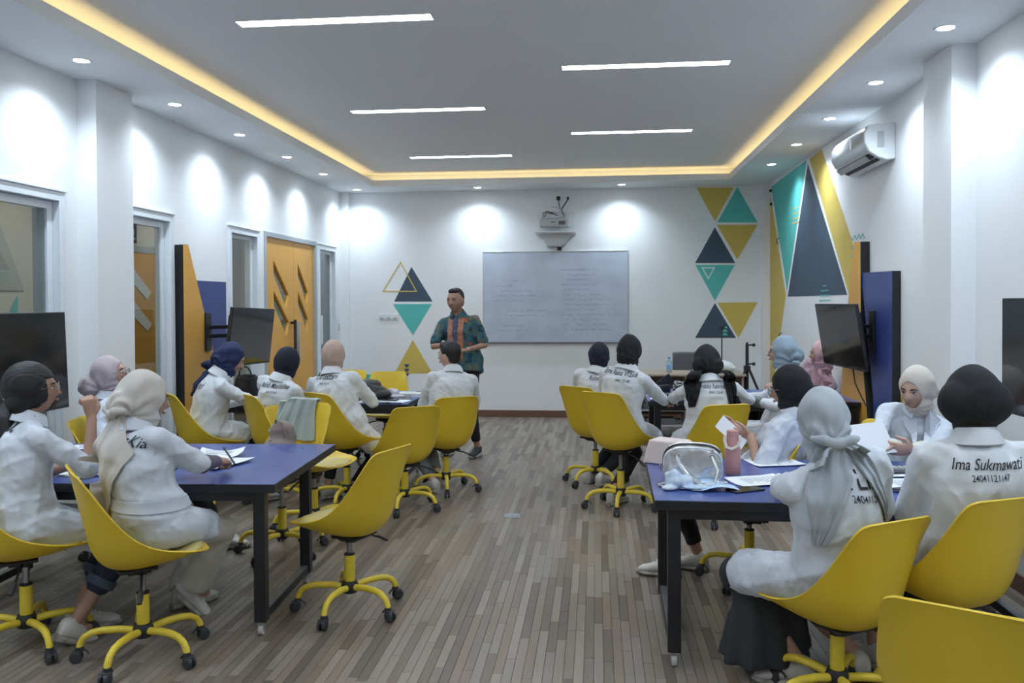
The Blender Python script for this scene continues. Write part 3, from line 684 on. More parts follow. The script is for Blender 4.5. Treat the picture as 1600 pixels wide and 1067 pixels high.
def make_chair():
    e = empty('swivel_chair', (0, 0, 0))
    sh = sheet(lambda u, v_: shellpt(v_, math.sin((u * 2 - 1) * math.pi / 2) * .5 + (u * 2 - 1) * .5), 24, 40, .008).build('shell', M['yellow'], e, smooth=1.2, bevel=0)
    md = sh.modifiers.new('bevel', 'BEVEL'); md.width = .0035; md.segments = 2; md.limit_method = 'ANGLE'; md.angle_limit = 1.0
    def padpt(u, v_):
        s = (u * 2 - 1); t = .07 + v_ * .40
        r = math.sqrt(max(0, 1 - abs(v_ * 2 - 1) ** 3.5)); q = s * .80 * max(r, .15)
        p = shellpt(t, q); y, z, _, _ = interp(SH, t); d = V((0, 0, z + .2)) - V((0, y, z)); d = V((0, .1 - y, .62 - z)).normalized()
        ed = max(0, 1 - max(abs(s), abs(v_ * 2 - 1)) ** 6)
        return p + d * (.004 + .022 * ed)
    sheet(padpt, 18, 20, .004).build('seat_pad', M['pad'], e, smooth=1.2)
    MB().box((0, -.03, .376), (.18, .16, .016)).box((0, -.02, .362), (.11, .10, .026)).build('mount_plate', M['blackp'], e, bevel=.006)
    lv = MB().tube([(.04, -.01, .362), (.14, -.03, .340), (.20, -.045, .312)], .006, 8).build('lever', M['blackp'], e)
    MB().tube([(.19, -.042, .322), (.215, -.05, .305), (.25, -.06, .285)], [.009, .014, .011], 10, flat=.6).build('lever_paddle', M['blackp'], lv)
    MB().cyl((0, 0, .26), (0, 0, .37), .0145, n=20).build('gas_lift', M['chrome'], e)
    MB().cyl((0, 0, .335), (0, 0, .365), .022, n=20).build('lift_boot', M['blackp'], e)
    s_ = MB().lathe([(.027, .15), (.0275, .16), (.0275, .285), (.0265, .29), (0, .29), (0, .15)]).build('sleeve', M['yellowm'], e)
    MB().lathe([(.0, .289), (.028, .289), (.0285, .296), (.016, .300), (.0, .300)]).build('collar', M['blackp'], s_)
    MB().lathe([(0, .095), (.036, .095), (.043, .105), (.044, .135), (.036, .155), (0, .157)]).build('hub', M['blackp'], e)
    lm = None
    for k in range(5):
        if lm is None:
            b = MB(); b.tube([(.035, 0, .125), (.10, 0, .134), (.17, 0, .135), (.215, 0, .127), (.247, 0, .108), (.262, 0, .082), (.265, 0, .066)], [.0165, .0165, .016, .0155, .015, .015, .015], 12); l = b.build('leg', M['yellowm'], e)
            c = MB(); c.cyl((.265, 0, .052), (.265, 0, .070), .017, n=12)
            for s in (-1, 1): c.tube([(.280, s * .006, .0265), (.280, s * .016, .0265), (.280, s * .022, .0265)], [.0262, .0265, .020], 20)
            c.tube([(.262 + .034 * math.cos(q), 0, .027 + .03 * math.sin(q)) for q in [R(20 + 16 * i) for i in range(10)]], [.006] * 10, 8, flat=.6)
            c.box((.275, 0, .044), (.034, .040, .020))
            cs = c.build('caster', M['caster'], l, bevel=.002); lm = l
        else:
            l = lm.copy(); C.objects.link(l); l.parent = e; cs2 = lm.children[0].copy(); C.objects.link(cs2); cs2.parent = l
        l.rotation_euler = (0, 0, k * 2 * math.pi / 5)
    return e
chair0 = make_chair(); used = False
UP = ('shell', 'seat_pad', 'mount_plate', 'lever', 'lift_boot')
def place_chair(x, y, th, base, label, dz=0, group='yellow swivel chairs'):
    global used
    c = copy_tree(chair0) if used else None
    if not used: c = chair0; used = True
    c.location = (x, y, 0); c.rotation_euler = (0, 0, R(th)); tag(c, label, 'chair', group)
    k = 0
    for ch in c.children:
        n = ch.name.split('.')[0]
        if n in UP: ch.location.z = dz
        elif n == 'gas_lift' and dz: ch.scale.z = (.37 + dz - .26) / .11; ch.location.z = .26 - .26 * ch.scale.z
        elif n == 'leg': ch.rotation_euler = (0, 0, R(base - th + 72 * k)); k += 1
    return c
chair_specs = [
    (-2.62, 3.61, -54, 325, 'yellow swivel chair at the lower left edge under the ponytailed woman', 0.04),
    (-2.02, 3.55, -50, 340, 'yellow swivel chair under the woman in the beige headscarf', 0.04),
    (-1.264, 4.19, 70, 187, 'empty yellow swivel chair in front of the left table end, turned left', 0.02),
    (-1.98, 5.12, 160, 257, 'raised yellow swivel chair with a grey jacket and a bag, facing the camera', 0.09),
    (-1.957, 5.66, -100, 200, 'empty yellow swivel chair beyond the left front table, its seat pointing right', 0.03),
    (-2.465, 6.37, -45, 260, 'yellow swivel chair under the woman in the black round headscarf, left group', 0.05),
    (-3.02, 6.28, -50, 15, 'yellow swivel chair under the woman in the navy headscarf', 0.06),
    (-1.954, 6.431, -38, 195, 'yellow swivel chair under the woman in the tan headscarf', 0.06),
    (-1.258, 6.949, 31, 282, 'yellow swivel chair under the seated young man', -0.02),
    (-1.462, 6.301, 32, 270, 'empty yellow swivel chair just left of the young man', -0.02),
    (-.007, 7.313, -38, 232, 'yellow swivel chair under the woman in the navy black headscarf, right group', 0.03),
    (.186, 6.459, -35, 190, 'yellow swivel chair under the woman in the tall black headscarf', 0.075),
    (.80, 6.16, 22, 200, 'yellow swivel chair under the woman with two black scarf tails', 0.03),
    (.857, 4.819, 75, 235, 'yellow swivel chair under the woman in round glasses holding a booklet', -0.01),
    (1.72, 5.15, 155, 230, 'yellow swivel chair under the woman reading a sheet, facing the camera', 0),
    (.926, 3.339, 31, 205, 'yellow swivel chair under the woman in the grey headscarf', -0.04),
    (1.36, 3.42, 24, 320, 'yellow swivel chair under the woman in the big black headscarf at right', 0.03),
    (1.05, 2.46, -30, 250, 'empty yellow swivel chair cut off by the bottom right corner', -.035),
    (-3.02, 5.10, -75, 245, 'yellow swivel chair under the woman in the mauve headscarf', 0.02),
    (1.42, 6.75, 75, 300, 'yellow swivel chair under the woman in the light blue headscarf', 0),
    (-2.62, 8.35, 170, 10, 'empty yellow swivel chair facing the camera beyond the left back table, by the orange door', 0.04),
    (-2.15, 8.40, 185, 40, 'yellow swivel chair beyond the left back table, mostly hidden between two seated women', 0.02),
    (1.95, 8.45, 120, 30, 'yellow swivel chair under the woman in pink beyond the right back table', 0),
]
for s in chair_specs: place_chair(*s[:5], dz=s[5])

# ------------------------------------------------------------------ tables
protoT = None
def table(x, y, rz, wd, dp, label):
    """x,y = centre"""
    e = empty('work_table', (x, y, 0), R(rz), label, 'table', 'blue topped work tables')
    t = .042; Z = .73
    MB().bx((-wd / 2, -dp / 2, Z - t), (wd / 2, dp / 2, Z - .0015)).build('tabletop', M['black'], e, bevel=.002)
    MB().bx((-wd / 2 + .002, -dp / 2 + .002, Z - .0015), (wd / 2 - .002, dp / 2 - .002, Z)).build('laminate', M['bluetop'], e, smooth=0)
    yf, yr = -dp / 2 + .05, -dp / 2 + .78
    MB().bx((-wd / 2 + .08, yf - .02, Z - t - .045), (wd / 2 - .08, yf + .02, Z - t)).bx((-wd / 2 + .08, yr - .02, Z - t - .045), (wd / 2 - .08, yr + .02, Z - t)).build('apron', M['black'], e, bevel=.002)
    for s in (-1, 1):
        xx = s * (wd / 2 - .085)
        MB().bx((xx - .022, yf, .07), (xx + .022, yr, .11)).build('bottom_rail', M['black'], e, bevel=.002)
        MB().bx((xx - .018, yf + .028, .11), (xx + .018, yr - .028, .1125)).build('rail_strip', M['galv'], e, smooth=0)
        for yy in (yf, yr):
            l = MB().bx((xx - .028, yy - .028, .065), (xx + .028, yy + .028, Z - t)).build('leg', M['black'], e, bevel=.004)
            c = MB(); c.tube([(xx - .012, yy, .026), (xx + .012, yy, .026)], .026, 20); c.build('caster', M['wheel'], l, bevel=.003)
            MB().box((xx, yy, .058), (.036, .034, .016)).bx((xx - .018, yy - .008, .02), (xx - .0145, yy + .008, .06)).bx((xx + .0145, yy - .008, .02), (xx + .018, yy + .008, .06)).build('caster_fork', M['galv'], l)
    return e
WD, DP = 1.80, 1.12
def corner_table(xc, yc, side, rz, label, wd=WD, dp=DP):
    # near corner given, side=-1: corner is the near right one
    c = V((xc, yc, 0)); r = Matrix.Rotation(R(rz), 3, 'Z'); off = r @ V((side * wd / 2, dp / 2, 0)); p = c + off
    return table(p.x, p.y, rz, wd, dp, label)
corner_table(-1.505, 3.80, -1, 3.0, 'blue topped work table at the front left')
corner_table(-1.575, 6.90, -1, 0, 'blue topped work table at the back left, before the teacher', 1.75, 1.05)
corner_table(.247, 3.62, 1, -1.0, 'blue topped work table at the front right with the silver handbag', 1.78, 1.0)
corner_table(.44, 7.24, 1, 0, 'blue topped work table at the back right', 1.80, 1.0)
# ------------------------------------------------------------------ people
def ik(a, t, l1, l2, pole):
    a, t = V(a), V(t); d = t - a; D = min(d.length, (l1 + l2) * .995); n = d.normalized(); t = a + n * D
    c = (l1 * l1 - l2 * l2 + D * D) / (2 * D); h = math.sqrt(max(l1 * l1 - c * c, 0)); p = V(pole); p = (p - n * p.dot(n)).normalized()
    return a + n * c + p * h, t
def hand(mb, w_, d, side, palm, curl=.5, sp=1, thumb=.5, sc_=1):
    """w_ wrist, d hand direction, side = towards thumb, palm = palm normal"""
    d = V(d).normalized(); palm = V(palm); palm = (palm - d * palm.dot(d)).normalized(); side_ = palm.cross(d) * (1 if palm.cross(d).dot(V(side)) > 0 else -1)
    k = sc_
    def ring(c, a, b): return [c + side_ * math.cos(q) * a + palm * math.sin(q) * b for q in [2 * math.pi * j / 12 for j in range(12)]]
    mb.rings([ring(w_ - d * .02, .024 * k, .019 * k), ring(w_ + d * .01, .027 * k, .017 * k), ring(w_ + d * .05 * k, .038 * k, .015 * k), ring(w_ + d * .085 * k, .040 * k, .0125 * k), ring(w_ + d * .094 * k, .036 * k, .009 * k)])
    for i, (off, L) in enumerate([(.030, .070), (.0105, .078), (-.0095, .073), (-.029, .058)]):
        p = w_ + d * .080 * k + side_ * off * k; a = 0; pts = [p]; dd = (d + side_ * off * 2.2 * sp).normalized()
        for seg, f in ((.45, .55), (.30, 1.0), (.25, .8)):
            a += curl * f * (1 + .12 * i); v_ = dd * math.cos(a) + palm * math.sin(a); p = p + v_ * L * seg * k; pts.append(p)
        mb.limb(pts, [.0095 * k, .0088 * k, .008 * k, .0068 * k], 10)
    b = w_ + d * .022 * k + side_ * .026 * k; t1 = (side_ * .75 + d * .65 + palm * .35 * thumb).normalized(); t2 = (side_ * .15 + d * .9 + palm * (.2 + .7 * thumb)).normalized()
    mb.limb([b, b + t1 * .038 * k, b + t1 * .038 * k + t2 * .032 * k, b + t1 * .038 * k + t2 * .056 * k], [.014 * k, .0115 * k, .0098 * k, .008 * k], 10)
def headmesh(c, Rm, k=1.0):
    nu, nv = 40, 34; vs = []
    def S(a, b, x): x = max(0, min(1, (x - a) / (b - a))); return x * x * (3 - 2 * x)
    def G(x, y, sx, sy): return math.exp(-(x * x) / (sx * sx) - (y * y) / (sy * sy))
    rs = []
    for i in range(1, nv):
        a = math.pi * i / nv; ring = []
        for j in range(nu):
            b = 2 * math.pi * j / nu; dx, dy, dz = math.sin(a) * math.cos(b), math.sin(a) * math.sin(b), -math.cos(a)
            x, y, z = .073 * dx, .090 * dy, .112 * dz
            if z < 0: x *= 1 - .30 * S(.01, .10, -z)
            if dy < 0: y *= 1.05 - .22 * S(.0, .09, -z)
            else: y *= 1 - .06 * S(.0, .1, abs(z)); 
            if dy > 0:
                y += .004 * G(x, z + .088, .022, .016) + .003 * G(x, z - .024, .05, .010)
                y += -.0085 * (G(x - .031, z - .004, .015, .011) + G(x + .031, z - .004, .015, .011))
                y += .0035 * (G(x - .042, z + .026, .018, .018) + G(x + .042, z + .026, .018, .018))
                if z > -.037: y += .024 * math.exp(-(x / (.008 + .006 * S(.01, -.028, z) * 1)) ** 2) * (S(.026, -.026, z) * (1 if z > -.028 else S(-.037, -.028, z)))
                y += .010 * G(x, z + .030, .016, .007)
                y += .0065 * G(x, z + .050, .020, .005) + .006 * G(x, z + .060, .017, .005) - .003 * G(x, z + .055, .02, .0022) - .003 * G(x, z + .071, .02, .005)
            ring.append(V((x, y, z)) * k)
        rs.append([c + Rm @ p for p in ring])
    m = MB(); m.rings(rs)
    for s in (-1, 1): m.ell(c + Rm @ (V((s * .074, -.005, -.008)) * k), (.007 * k, .017 * k, .030 * k), Rm @ Matrix.Rotation(s * .25, 3, 'Z'), 10, 8)
    return m
def hrot(yaw, pitch=0, roll=0):
    """local +Y is where the face points; yaw 0 = away from the camera, 90 = left"""
    return Matrix.Rotation(R(yaw), 3, 'Z') @ Matrix.Rotation(R(pitch), 3, 'X') @ Matrix.Rotation(R(roll), 3, 'Y')
def text_on(bvh, txt, size, org, ux, uz, fw, par, m, shear=0, name='name_embroidery', bold=0, sx=.7):
    cu = bpy.data.curves.new('t', 'FONT'); cu.body = txt; cu.size = size; cu.shear = shear; cu.align_x = 'CENTER'; cu.resolution_u = 3; cu.offset = size * .004
    o = bpy.data.objects.new('t', cu); C.objects.link(o); dg = bpy.context.evaluated_depsgraph_get(); me = bpy.data.meshes.new_from_object(o.evaluated_get(dg)); bpy.data.objects.remove(o)
    a = vget(me); out = []
    for x, y, z in a:
        p = V(org) + V(ux) * float(x) * sx + V(uz) * float(y); h = bvh.ray_cast(p - V(fw) * .5, V(fw))
        out.append(h[0] - V(fw) * .006 if h[0] is not None else p)
    vset(me, np.array([tuple(q) for q in out])); me.materials.clear(); me.materials.append(m)
    o = bpy.data.objects.new(name, me); C.objects.link(o); o.parent = par; return o
def mk(name, me, m, par, smooth=True):
    me.name = name; me.materials.clear()
    for q in (m if isinstance(m, (list, tuple)) else [m]): me.materials.append(q)
    if smooth: me.polygons.foreach_set('use_smooth', [True] * len(me.polygons))
    o = bpy.data.objects.new(name, me); C.objects.link(o); o.parent = par; return o
def shift(me, d): me.transform(Matrix.Translation(d))
def shoe(root, ankle, yaw, pitch, m, sl, o):
    r = Matrix.Rotation(R(yaw), 3, 'Z') @ Matrix.Rotation(R(pitch), 3, 'X'); c = V(ankle) - o
    def ring(y, w_, z0, z1, x=0): return [c + r @ V((x + w_ * math.cos(q) * (1 if math.sin(q) > 0 else 1), y, (z0 + z1) / 2 + (z1 - z0) / 2 * (abs(math.sin(q)) ** .7) * (1 if math.sin(q) > 0 else -1))) for q in [2 * math.pi * j / 14 for j in range(14)]]
    b = MB(); b.rings([ring(-.062, .020, -.07, -.01), ring(-.055, .032, -.076, .01), ring(-.02, .037, -.076, .025), ring(.02, .038, -.076, .012), ring(.07, .040, -.076, -.018), ring(.12, .043, -.076, -.034), ring(.155, .038, -.074, -.044), ring(.178, .022, -.070, -.056)])
    s = b.build('shoe', m, root, smooth=1.2)
    b = MB(); b.rings([ring(-.068, .022, -.095, -.062), ring(-.058, .037, -.097, -.060), ring(0, .040, -.095, -.064), ring(.08, .044, -.097, -.064), ring(.13, .047, -.096, -.064), ring(.165, .040, -.092, -.062), ring(.190, .020, -.084, -.062)])
    b.build('sole', sl, s, smooth=.9)
    if m is M['shoew']:
        b = MB()
        for k in range(4): b.tube([c + r @ V((-.020, .028 + k * .020, .006 - k * .011)), c + r @ V((0, .030 + k * .020, .016 - k * .012)), c + r @ V((.020, .028 + k * .020, .006 - k * .011))], .0028, 6)
        b.build('laces', M['whitep'], s)
    return s
def person(hub, th, head, yaw, label, group='students in white coats', pitch=0, roll=0, dz=0, hands=(), feet=None, skin='mid', vox=.008, coat='coat', sleeve='long', cuff=None,
           lower=('trousers', 'blackc'), hij=None, hair=None, text=None, glasses=False, fpitch=(0, 0), shoe_m='shoew', tw=None, stand=False, seed=1, bulk=1.0, fyaw=None, collar=True, coatlen=.62, facial=True, lapels=False, hc=None, k=1.0, kp=None, skc=.3, hem=.13, tsx=.7):
    hub = V((hub[0], hub[1], 0)); root = empty('person', hub, 0, label, 'person', group); O = hub
    f = V((-math.sin(R(th)), math.cos(R(th)), 0)); r = V((math.cos(R(th)), math.sin(R(th)), 0)); up = V((0, 0, 1))
    pz = (.93 if stand else .555 + dz); P = V((0, 0, pz)) + f * (.005 if not stand else -.03)
    H = V(head) - O; Rm = hrot(yaw, pitch, roll); hu = Rm @ up
    N = H - hu * .115 * k - (Rm @ V((0, 1, 0))) * .035
    tw = th if tw is None else tw
    sr = V((math.cos(R(tw)), math.sin(R(tw)), 0)); sf = V((-math.sin(R(tw)), math.cos(R(tw)), 0))
    spine = (N - P)
    midp = P + spine * .5 - f * .035
    def bz(t): return P * (1 - t) ** 2 + (midp * 2 - (P + N) * .5) * 2 * t * (1 - t) + N * t * t
    def bt_(t): return (bz(min(t + .02, 1.02)) - bz(t - .02)).normalized()
    def frame(t):
        x = (r * (1 - t) + sr * t).normalized(); tt = bt_(t); x = (x - tt * x.dot(tt)).normalized(); return x, tt.cross(x) * -1 if tt.cross(x).dot(f) < 0 else tt.cross(x), tt
    def ring(t, rx, ry, n=22, yo=0):
        x, y, tt = frame(t); c = bz(t) + y * yo; return [c + x * rx * math.cos(q) + y * ry * math.sin(q) for q in [2 * math.pi * j / n for j in range(n)]]
    S = bz(.82); xs, ysv, _ = frame(.9); SW = .150 * bulk
    sh = {s: S + xs * s * SW for s in (-1, 1)}
    hip = {s: P + r * s * .085 - up * .01 for s in (-1, 1)}
    # legs
    if feet is None: feet = ((-.10, .36, .0), (.10, .36, .0))
    knees, ank = {}, {}
    for s, q in zip((-1, 1), feet):
        t = r * q[0] + f * q[1] + up * (.095 + q[2]); kn, an = ik(hip[s], t, .43 if not stand else .44, .41 if not stand else .42, (f * .9 + up * (1 if not stand else 0)) + r * (q[0] - s * .1) * .5 if not kp else r * kp[0] + f * kp[1] + up * kp[2]); knees[s], ank[s] = kn, an
    body = headmesh(H, Rm, k)
    body.limb([H - hu * .05 * k - (Rm @ V((0, 1, 0))) * .02, N + bt_(1) * .0, bz(.93)], [.052, .050, .058])
    body.rings([ring(.0, .12, .10), ring(.3, .11, .085), ring(.6, .125, .09), ring(.85, .12, .075), ring(.95, .06, .055)])
    el, wr = {}, {}
    hs = {h_['s']: h_ for h_ in hands}
    for s in (-1, 1):
        h_ = hs.get(s, {}); t = V(h_['p']) - O if 'p' in h_ else V(((sh[s] + sf * .31 - sr * s * .05).x, (sh[s] + sf * .31 - sr * s * .05).y, h_.get('z', .80)))
        e_, w_ = ik(sh[s], t, .275, .235, V(h_.get('pole', (-up * .8 + xs * s * .5 - f * .3)))); el[s], wr[s] = e_, w_
        body.limb([sh[s], e_, w_], [.042, .034, .023])
        fd = (w_ - e_).normalized(); hand(body, w_ + fd * .01, h_.get('d', fd), h_.get('side', -xs * s), h_.get('palm', -up), h_.get('curl', .55), h_.get('sp', 1), h_.get('thumb', .5), .95)
        body.limb([hip[s], knees[s], ank[s]], [.07, .046, .032])
        fy = th if fyaw is None else (fyaw[0 if s < 0 else 1] if isinstance(fyaw, tuple) else fyaw); body.limb([ank[s] - up * .03, ank[s] - up * .045 + V((-math.sin(R(fy)), math.cos(R(fy)), 0)) * .06], [.030, .022])
    sm = M['skin_' + skin]
    bo = mk('body', remesh(body, vox, 1), sm, root)
    # ----- garments
    cm = M[coat] if isinstance(coat, str) else coat
    c = MB(); B = bulk
    c.rings([ring(-.10, .15 * B, .12 * B), ring(.0, .180 * B, .140 * B), ring(.14, .182 * B, .146 * B), ring(.34, .162 * B, .128 * B, yo=.005), ring(.55, .170 * B, .132 * B, yo=.008), ring(.70, .168 * B, .125 * B, yo=.005), ring(.80, .150 * B, .105 * B), ring(.88, .118 * B, .085 * B), ring(.955, .072, .066), ring(1.0, .060, .058)])
    c.limb([bz(.87), sh[-1]], [.068, .058]); c.limb([bz(.87), sh[1]], [.068, .058])
    for s in (-1, 1):
        if sleeve == 'long': c.limb([sh[s], el[s], el[s] + (wr[s] - el[s]) * .93], [.057 * B, .050, .037])
        elif sleeve == 'elbow': c.limb([sh[s], sh[s] + (el[s] - sh[s]) * .96], [.058 * B, .060])
        elif sleeve == 'short': c.limb([sh[s], sh[s] + (el[s] - sh[s]) * .80], [.058 * B, .064])
    if stand:
        c.rings([[p for p in ring(-.16, .185 * B, .145 * B)], ring(.0, .185 * B, .145 * B), ring(.14, .185 * B, .146 * B)])
    else:
        for s in (-1, 1):
            kn = hip[s] + (knees[s] - hip[s]) * coatlen
            c.limb([hip[s] + r * s * .02 + up * .005, kn + up * .010], [.100, .090 if coatlen < .8 else .104])
        c.limb([P + f * .05, P + f * .05 + ((knees[-1] + knees[1]) * .5 - P) * .45], [.10, .07])
        c.limb([P - f * .015 + r * -.075, P - f * .015 + r * .075], [.118, .118])
    cme = remesh(c, max(vox, .0085), 3)
    wrinkle(cme, .016, seed, .13, sharp=1); wrinkle(cme, .009, seed + 50, .085, sharp=.55); wrinkle(cme, .004, seed + 70, .045)
    co_ = mk('coat' if not stand else 'shirt', cme, cm, root)
    bvh = BVHTree.FromPolygons([v_.co for v_ in cme.vertices], [p.vertices[:] for p in cme.polygons])
    if collar:
        x, y, t = frame(1.0); c0 = bz(.975); rs = []
        for q in [R(a) for a in range(-245, 66, 10)]:
            dr = x * math.cos(q) + y * math.sin(q); bk = .5 - .5 * math.sin(q)
            prof = [(.060, -.02), (.062, .022 + .012 * bk), (.067, .028 + .012 * bk), (.078, .018), (.094, -.022), (.090, -.026), (.072, -.004)]
            rs.append([c0 + dr * a + t * b for a, b in prof])
        MB().rings(rs).build('collar', cm, root, smooth=.9)
    if lapels:
        for s in (-1, 1):
            pts = [N + sf * .070 + sr * s * .045 - up * .0, N + sf * .075 + sr * s * .10 - up * .07, N + sf * .105 + sr * s * .085 - up * .10, N + sf * .125 + sr * s * .015 - up * .20, N + sf * .10 + sr * s * .02 - up * .06]
            pts = [pts[0], pts[1], pts[2], (pts[2] + pts[3]) / 2, pts[3], (pts[3] + pts[4]) / 2, pts[4]]
            hits = [bvh.ray_cast(q + sf * .5, -sf)[0] for q in pts]; pts = [(h_ if h_ is not None else q) + sf * .006 for h_, q in zip(hits, pts)]
            MB().prism(pts, sf * .006).build('lapel', cm, root, smooth=0, bevel=.002)
        h_ = bvh.ray_cast(N - sr * .09 - up * .20 + sf * .5, -sf)[0] or (N + sf * .12 - sr * .09 - up * .20); MB().tube([h_ - sr * .035 + sf * .004, h_ + sf * .006 - up * .004, h_ + sr * .035 + sf * .004], .004, 6).build('pocket_edge', cm, root)
        for zz in (-.25, -.32):
            h_ = bvh.ray_cast(N + sf * .6 + up * zz, -sf)[0]
            if h_ is not None: MB().ell(h_ + sf * .003, (.007, .007, .007)).build('button', M['paper'], root)
    if cuff and sleeve != 'long' or cuff:
        for s in (-1, 1):
            b = MB(); a0 = el[s] if sleeve != 'long' else el[s] + (wr[s] - el[s]) * .6
            b.limb([a0, wr[s] + (wr[s] - el[s]).normalized() * .0], [.048 if sleeve != 'long' else .046, .031 if sleeve != 'long' else .036])
            me = remesh(b, .008, 2); wrinkle(me, .004, seed + 3, .04); mk('inner_sleeve', me, M[cuff], root)
    # lower body
    kind, lm = lower; b = MB()
    if kind in ('trousers', 'wide', 'shorts'):
        for s in (-1, 1):
            w0 = .030 if kind == 'trousers' else .062
            if kind == 'shorts': b.limb([hip[s], knees[s], knees[s] + (ank[s] - knees[s]) * .52], [.092, .070, .062])
            else:
                e_ = knees[s] + (ank[s] - knees[s]) * (.84 if kind == 'trousers' else .93)
                b.limb([hip[s], knees[s]], [.092, .066]); b.tube([knees[s], (knees[s] + e_) / 2, e_], [.066, .058 if kind == 'trousers' else .070, .046 if kind == 'trousers' else .088], 18)
        if stand: b.limb([hip[-1] + up * .04, hip[1] + up * .04], [.105, .105])
        me = remesh(b, .009, 2); wrinkle(me, .006, seed + 9, .10)
        mk('trousers' if kind != 'shorts' else 'shorts', me, M[lm], root)
        if kind == 'shorts':
            for s in (-1, 1):
                a = knees[s] + (ank[s] - knees[s]) * .50; d_ = (ank[s] - knees[s]).normalized()
                MB().tube([a - d_ * .018, a + d_ * .022], [.071, .071], 20).build('turned_cuff', mat('denim cuff', (.06, .08, .12), .8), root)
    else:
        km = (knees[-1] + knees[1]) / 2; am = (ank[-1] + ank[1]) / 2
        def sring(c_, a, b_, d1, d2, n=36, wv=0): return [c_ + d1 * a * math.cos(q) * (1 + wv * math.sin(9 * q)) + d2 * b_ * math.sin(q) * (1 + wv * math.sin(9 * q)) for q in [2 * math.pi * j / n for j in range(n)]]
        b.limb([hip[-1], knees[-1]], [.085, .078]); b.limb([hip[1], knees[1]], [.085, .078]); b.limb([P, km], [.085, .075])
        kd = km - up * .02 - f * .04
        am = km * (1 - skc) + am * skc; am.z = hem
        lows = [sring(km + up * .03 - f * .02, .17, .085, r, f), sring(kd - up * .08, .19, .11, r, f, wv=.03), sring((kd + am) / 2 - up * .02, .205, .14, r, f, wv=.06), sring(am, .225, .16, r, f, wv=.10)]
        b.rings(lows)
        me = remesh(b, .010, 2); a = vget(me); wrinkle(me, .007, seed + 9, .13); mk('long_skirt', me, M[lm], root)
    for s in (-1, 1):
        fy = (th if fyaw is None else (fyaw[0 if s < 0 else 1] if isinstance(fyaw, tuple) else fyaw))
        shoe(root, ank[s] + O, fy, fpitch[0 if s < 0 else 1], M[shoe_m], M['sole'], O)
    # face
    def hp(x, y, z): return H + Rm @ (V((x, y, z)) * k)
    if facial:
        for s in (-1, 1):
            e_ = MB().ell(hp(s * .031, .0765, .003), (.0125 * k, .006 * k, .0062 * k), Rm, 12, 8).build('eye', M['eyew'], root); MB().ell(hp(s * .031, .0795, .003), (.0052 * k, .004 * k, .0055 * k), Rm, 10, 8).build('iris', M['iris'], e_)
            MB().tube([hp(s * .014, .087, .020), hp(s * .030, .0855, .0265), hp(s * .048, .075, .021)], [.0028, .0036, .0018], 6).build('eyebrow', M['hair'], root)
            MB().tube([hp(s * .018, .0835, .005), hp(s * .031, .0835, .0095), hp(s * .045, .077, .005)], .0016, 6).build('eyelid', M['iris'] if hij or hair else sm, root)
        MB().tube([hp(-.021, .0845, -.054), hp(-.010, .092, -.0515), hp(0, .0935, -.053), hp(.010, .092, -.0515), hp(.021, .0845, -.054)], [.0015, .003, .0032, .003, .0015], 8).tube([hp(-.018, .085, -.0565), hp(0, .0925, -.0595), hp(.018, .085, -.0565)], [.0015, .0036, .0015], 8).build('lips', M['lips'], root)
    if glasses:
        b = MB()
        for s in (-1, 1):
            b.tube([hp(s * .034 + .023 * math.cos(q), .099 - abs(.023 * math.cos(q) * s + .0) * .15, .001 + .021 * math.sin(q)) for q in [2 * math.pi * j / 20 for j in range(21)]], .0016, 6)
            b.tube([hp(s * .056, .096, .006), hp(s * .076, .08, .008), hp(s * .080, .0, .004)], .0014, 6)
        b.tube([hp(-.011, .100, .004), hp(0, .103, .007), hp(.011, .100, .004)], .0015, 6); g = b.build('glasses', M['wire'], root)
        for s in (-1, 1): MB().tube([hp(s * .034, .0985, .001), hp(s * .034, .0995, .001)], .021, 20).build('lens', M['lens'], g)
    if hij:
        hm = M[hij['m']]; bs = hij.get('bun', (.07, .062, .062)); bp_ = hij.get('bp', (0, -.098, -.028)); b = MB(); hk = hij.get('k', 1)
        b.ell(hp(0, -.022, .014), (.094 * hk * k, .108 * hk * k, .122 * hk * k), Rm, 32, 22)
        b.ell(hp(0, .004, -.062), (.070 * k, .080 * k, .070 * k), Rm, 24, 16)
        b.limb([hp(0, -.005, -.085), N - bt_(1) * .005], [.072, .070]);
        if bs: b.ell(hp(*bp_), tuple(q * k for q in bs), Rm, 24, 16)
        me = remesh(b, min(vox, .008), 12); a = vget(me); Ri = np.array(Rm.inverted()); loc = (a - np.array(H)) @ Ri.T / k
        # fold lines that gather at the nape and under the chin
        kn = np.array(hij.get('knot', (0, -.07, -.085))); d_ = loc - kn; ang = np.arctan2(d_[:, 0], d_[:, 2] + 1e-6); ang2 = np.arctan2(d_[:, 1], d_[:, 2]); rad = np.linalg.norm(d_, axis=1)
        amp = hij.get('f', .0035); wv = np.sin(ang * 11 + 2.2 * np.sin(ang2 * 3 + seed) + seed) + .6 * np.sin(ang2 * 9 + 1.5 * np.sin(ang * 4))
        nn = normals(me); fade = np.clip(1.25 - rad / .24, .15, 1)
        a = a + nn * (amp * wv * fade)[:, None] + nn * (fold(a, seed + 20, .09) * .004)[:, None]
        e2 = (loc[:, 0] / hij.get('ow', .057)) ** 2 + ((loc[:, 2] + .018) / .080) ** 2
        msk = (e2 < 1) & (loc[:, 1] > .02)
        push = np.clip((1 - e2) * 6, 0, 1) * .05 * msk
        fdv = np.array(Rm @ V((0, 1, 0))); a = a - fdv[None, :] * push[:, None]
        vset(me, a); ho = mk('headscarf', me, hm, root)
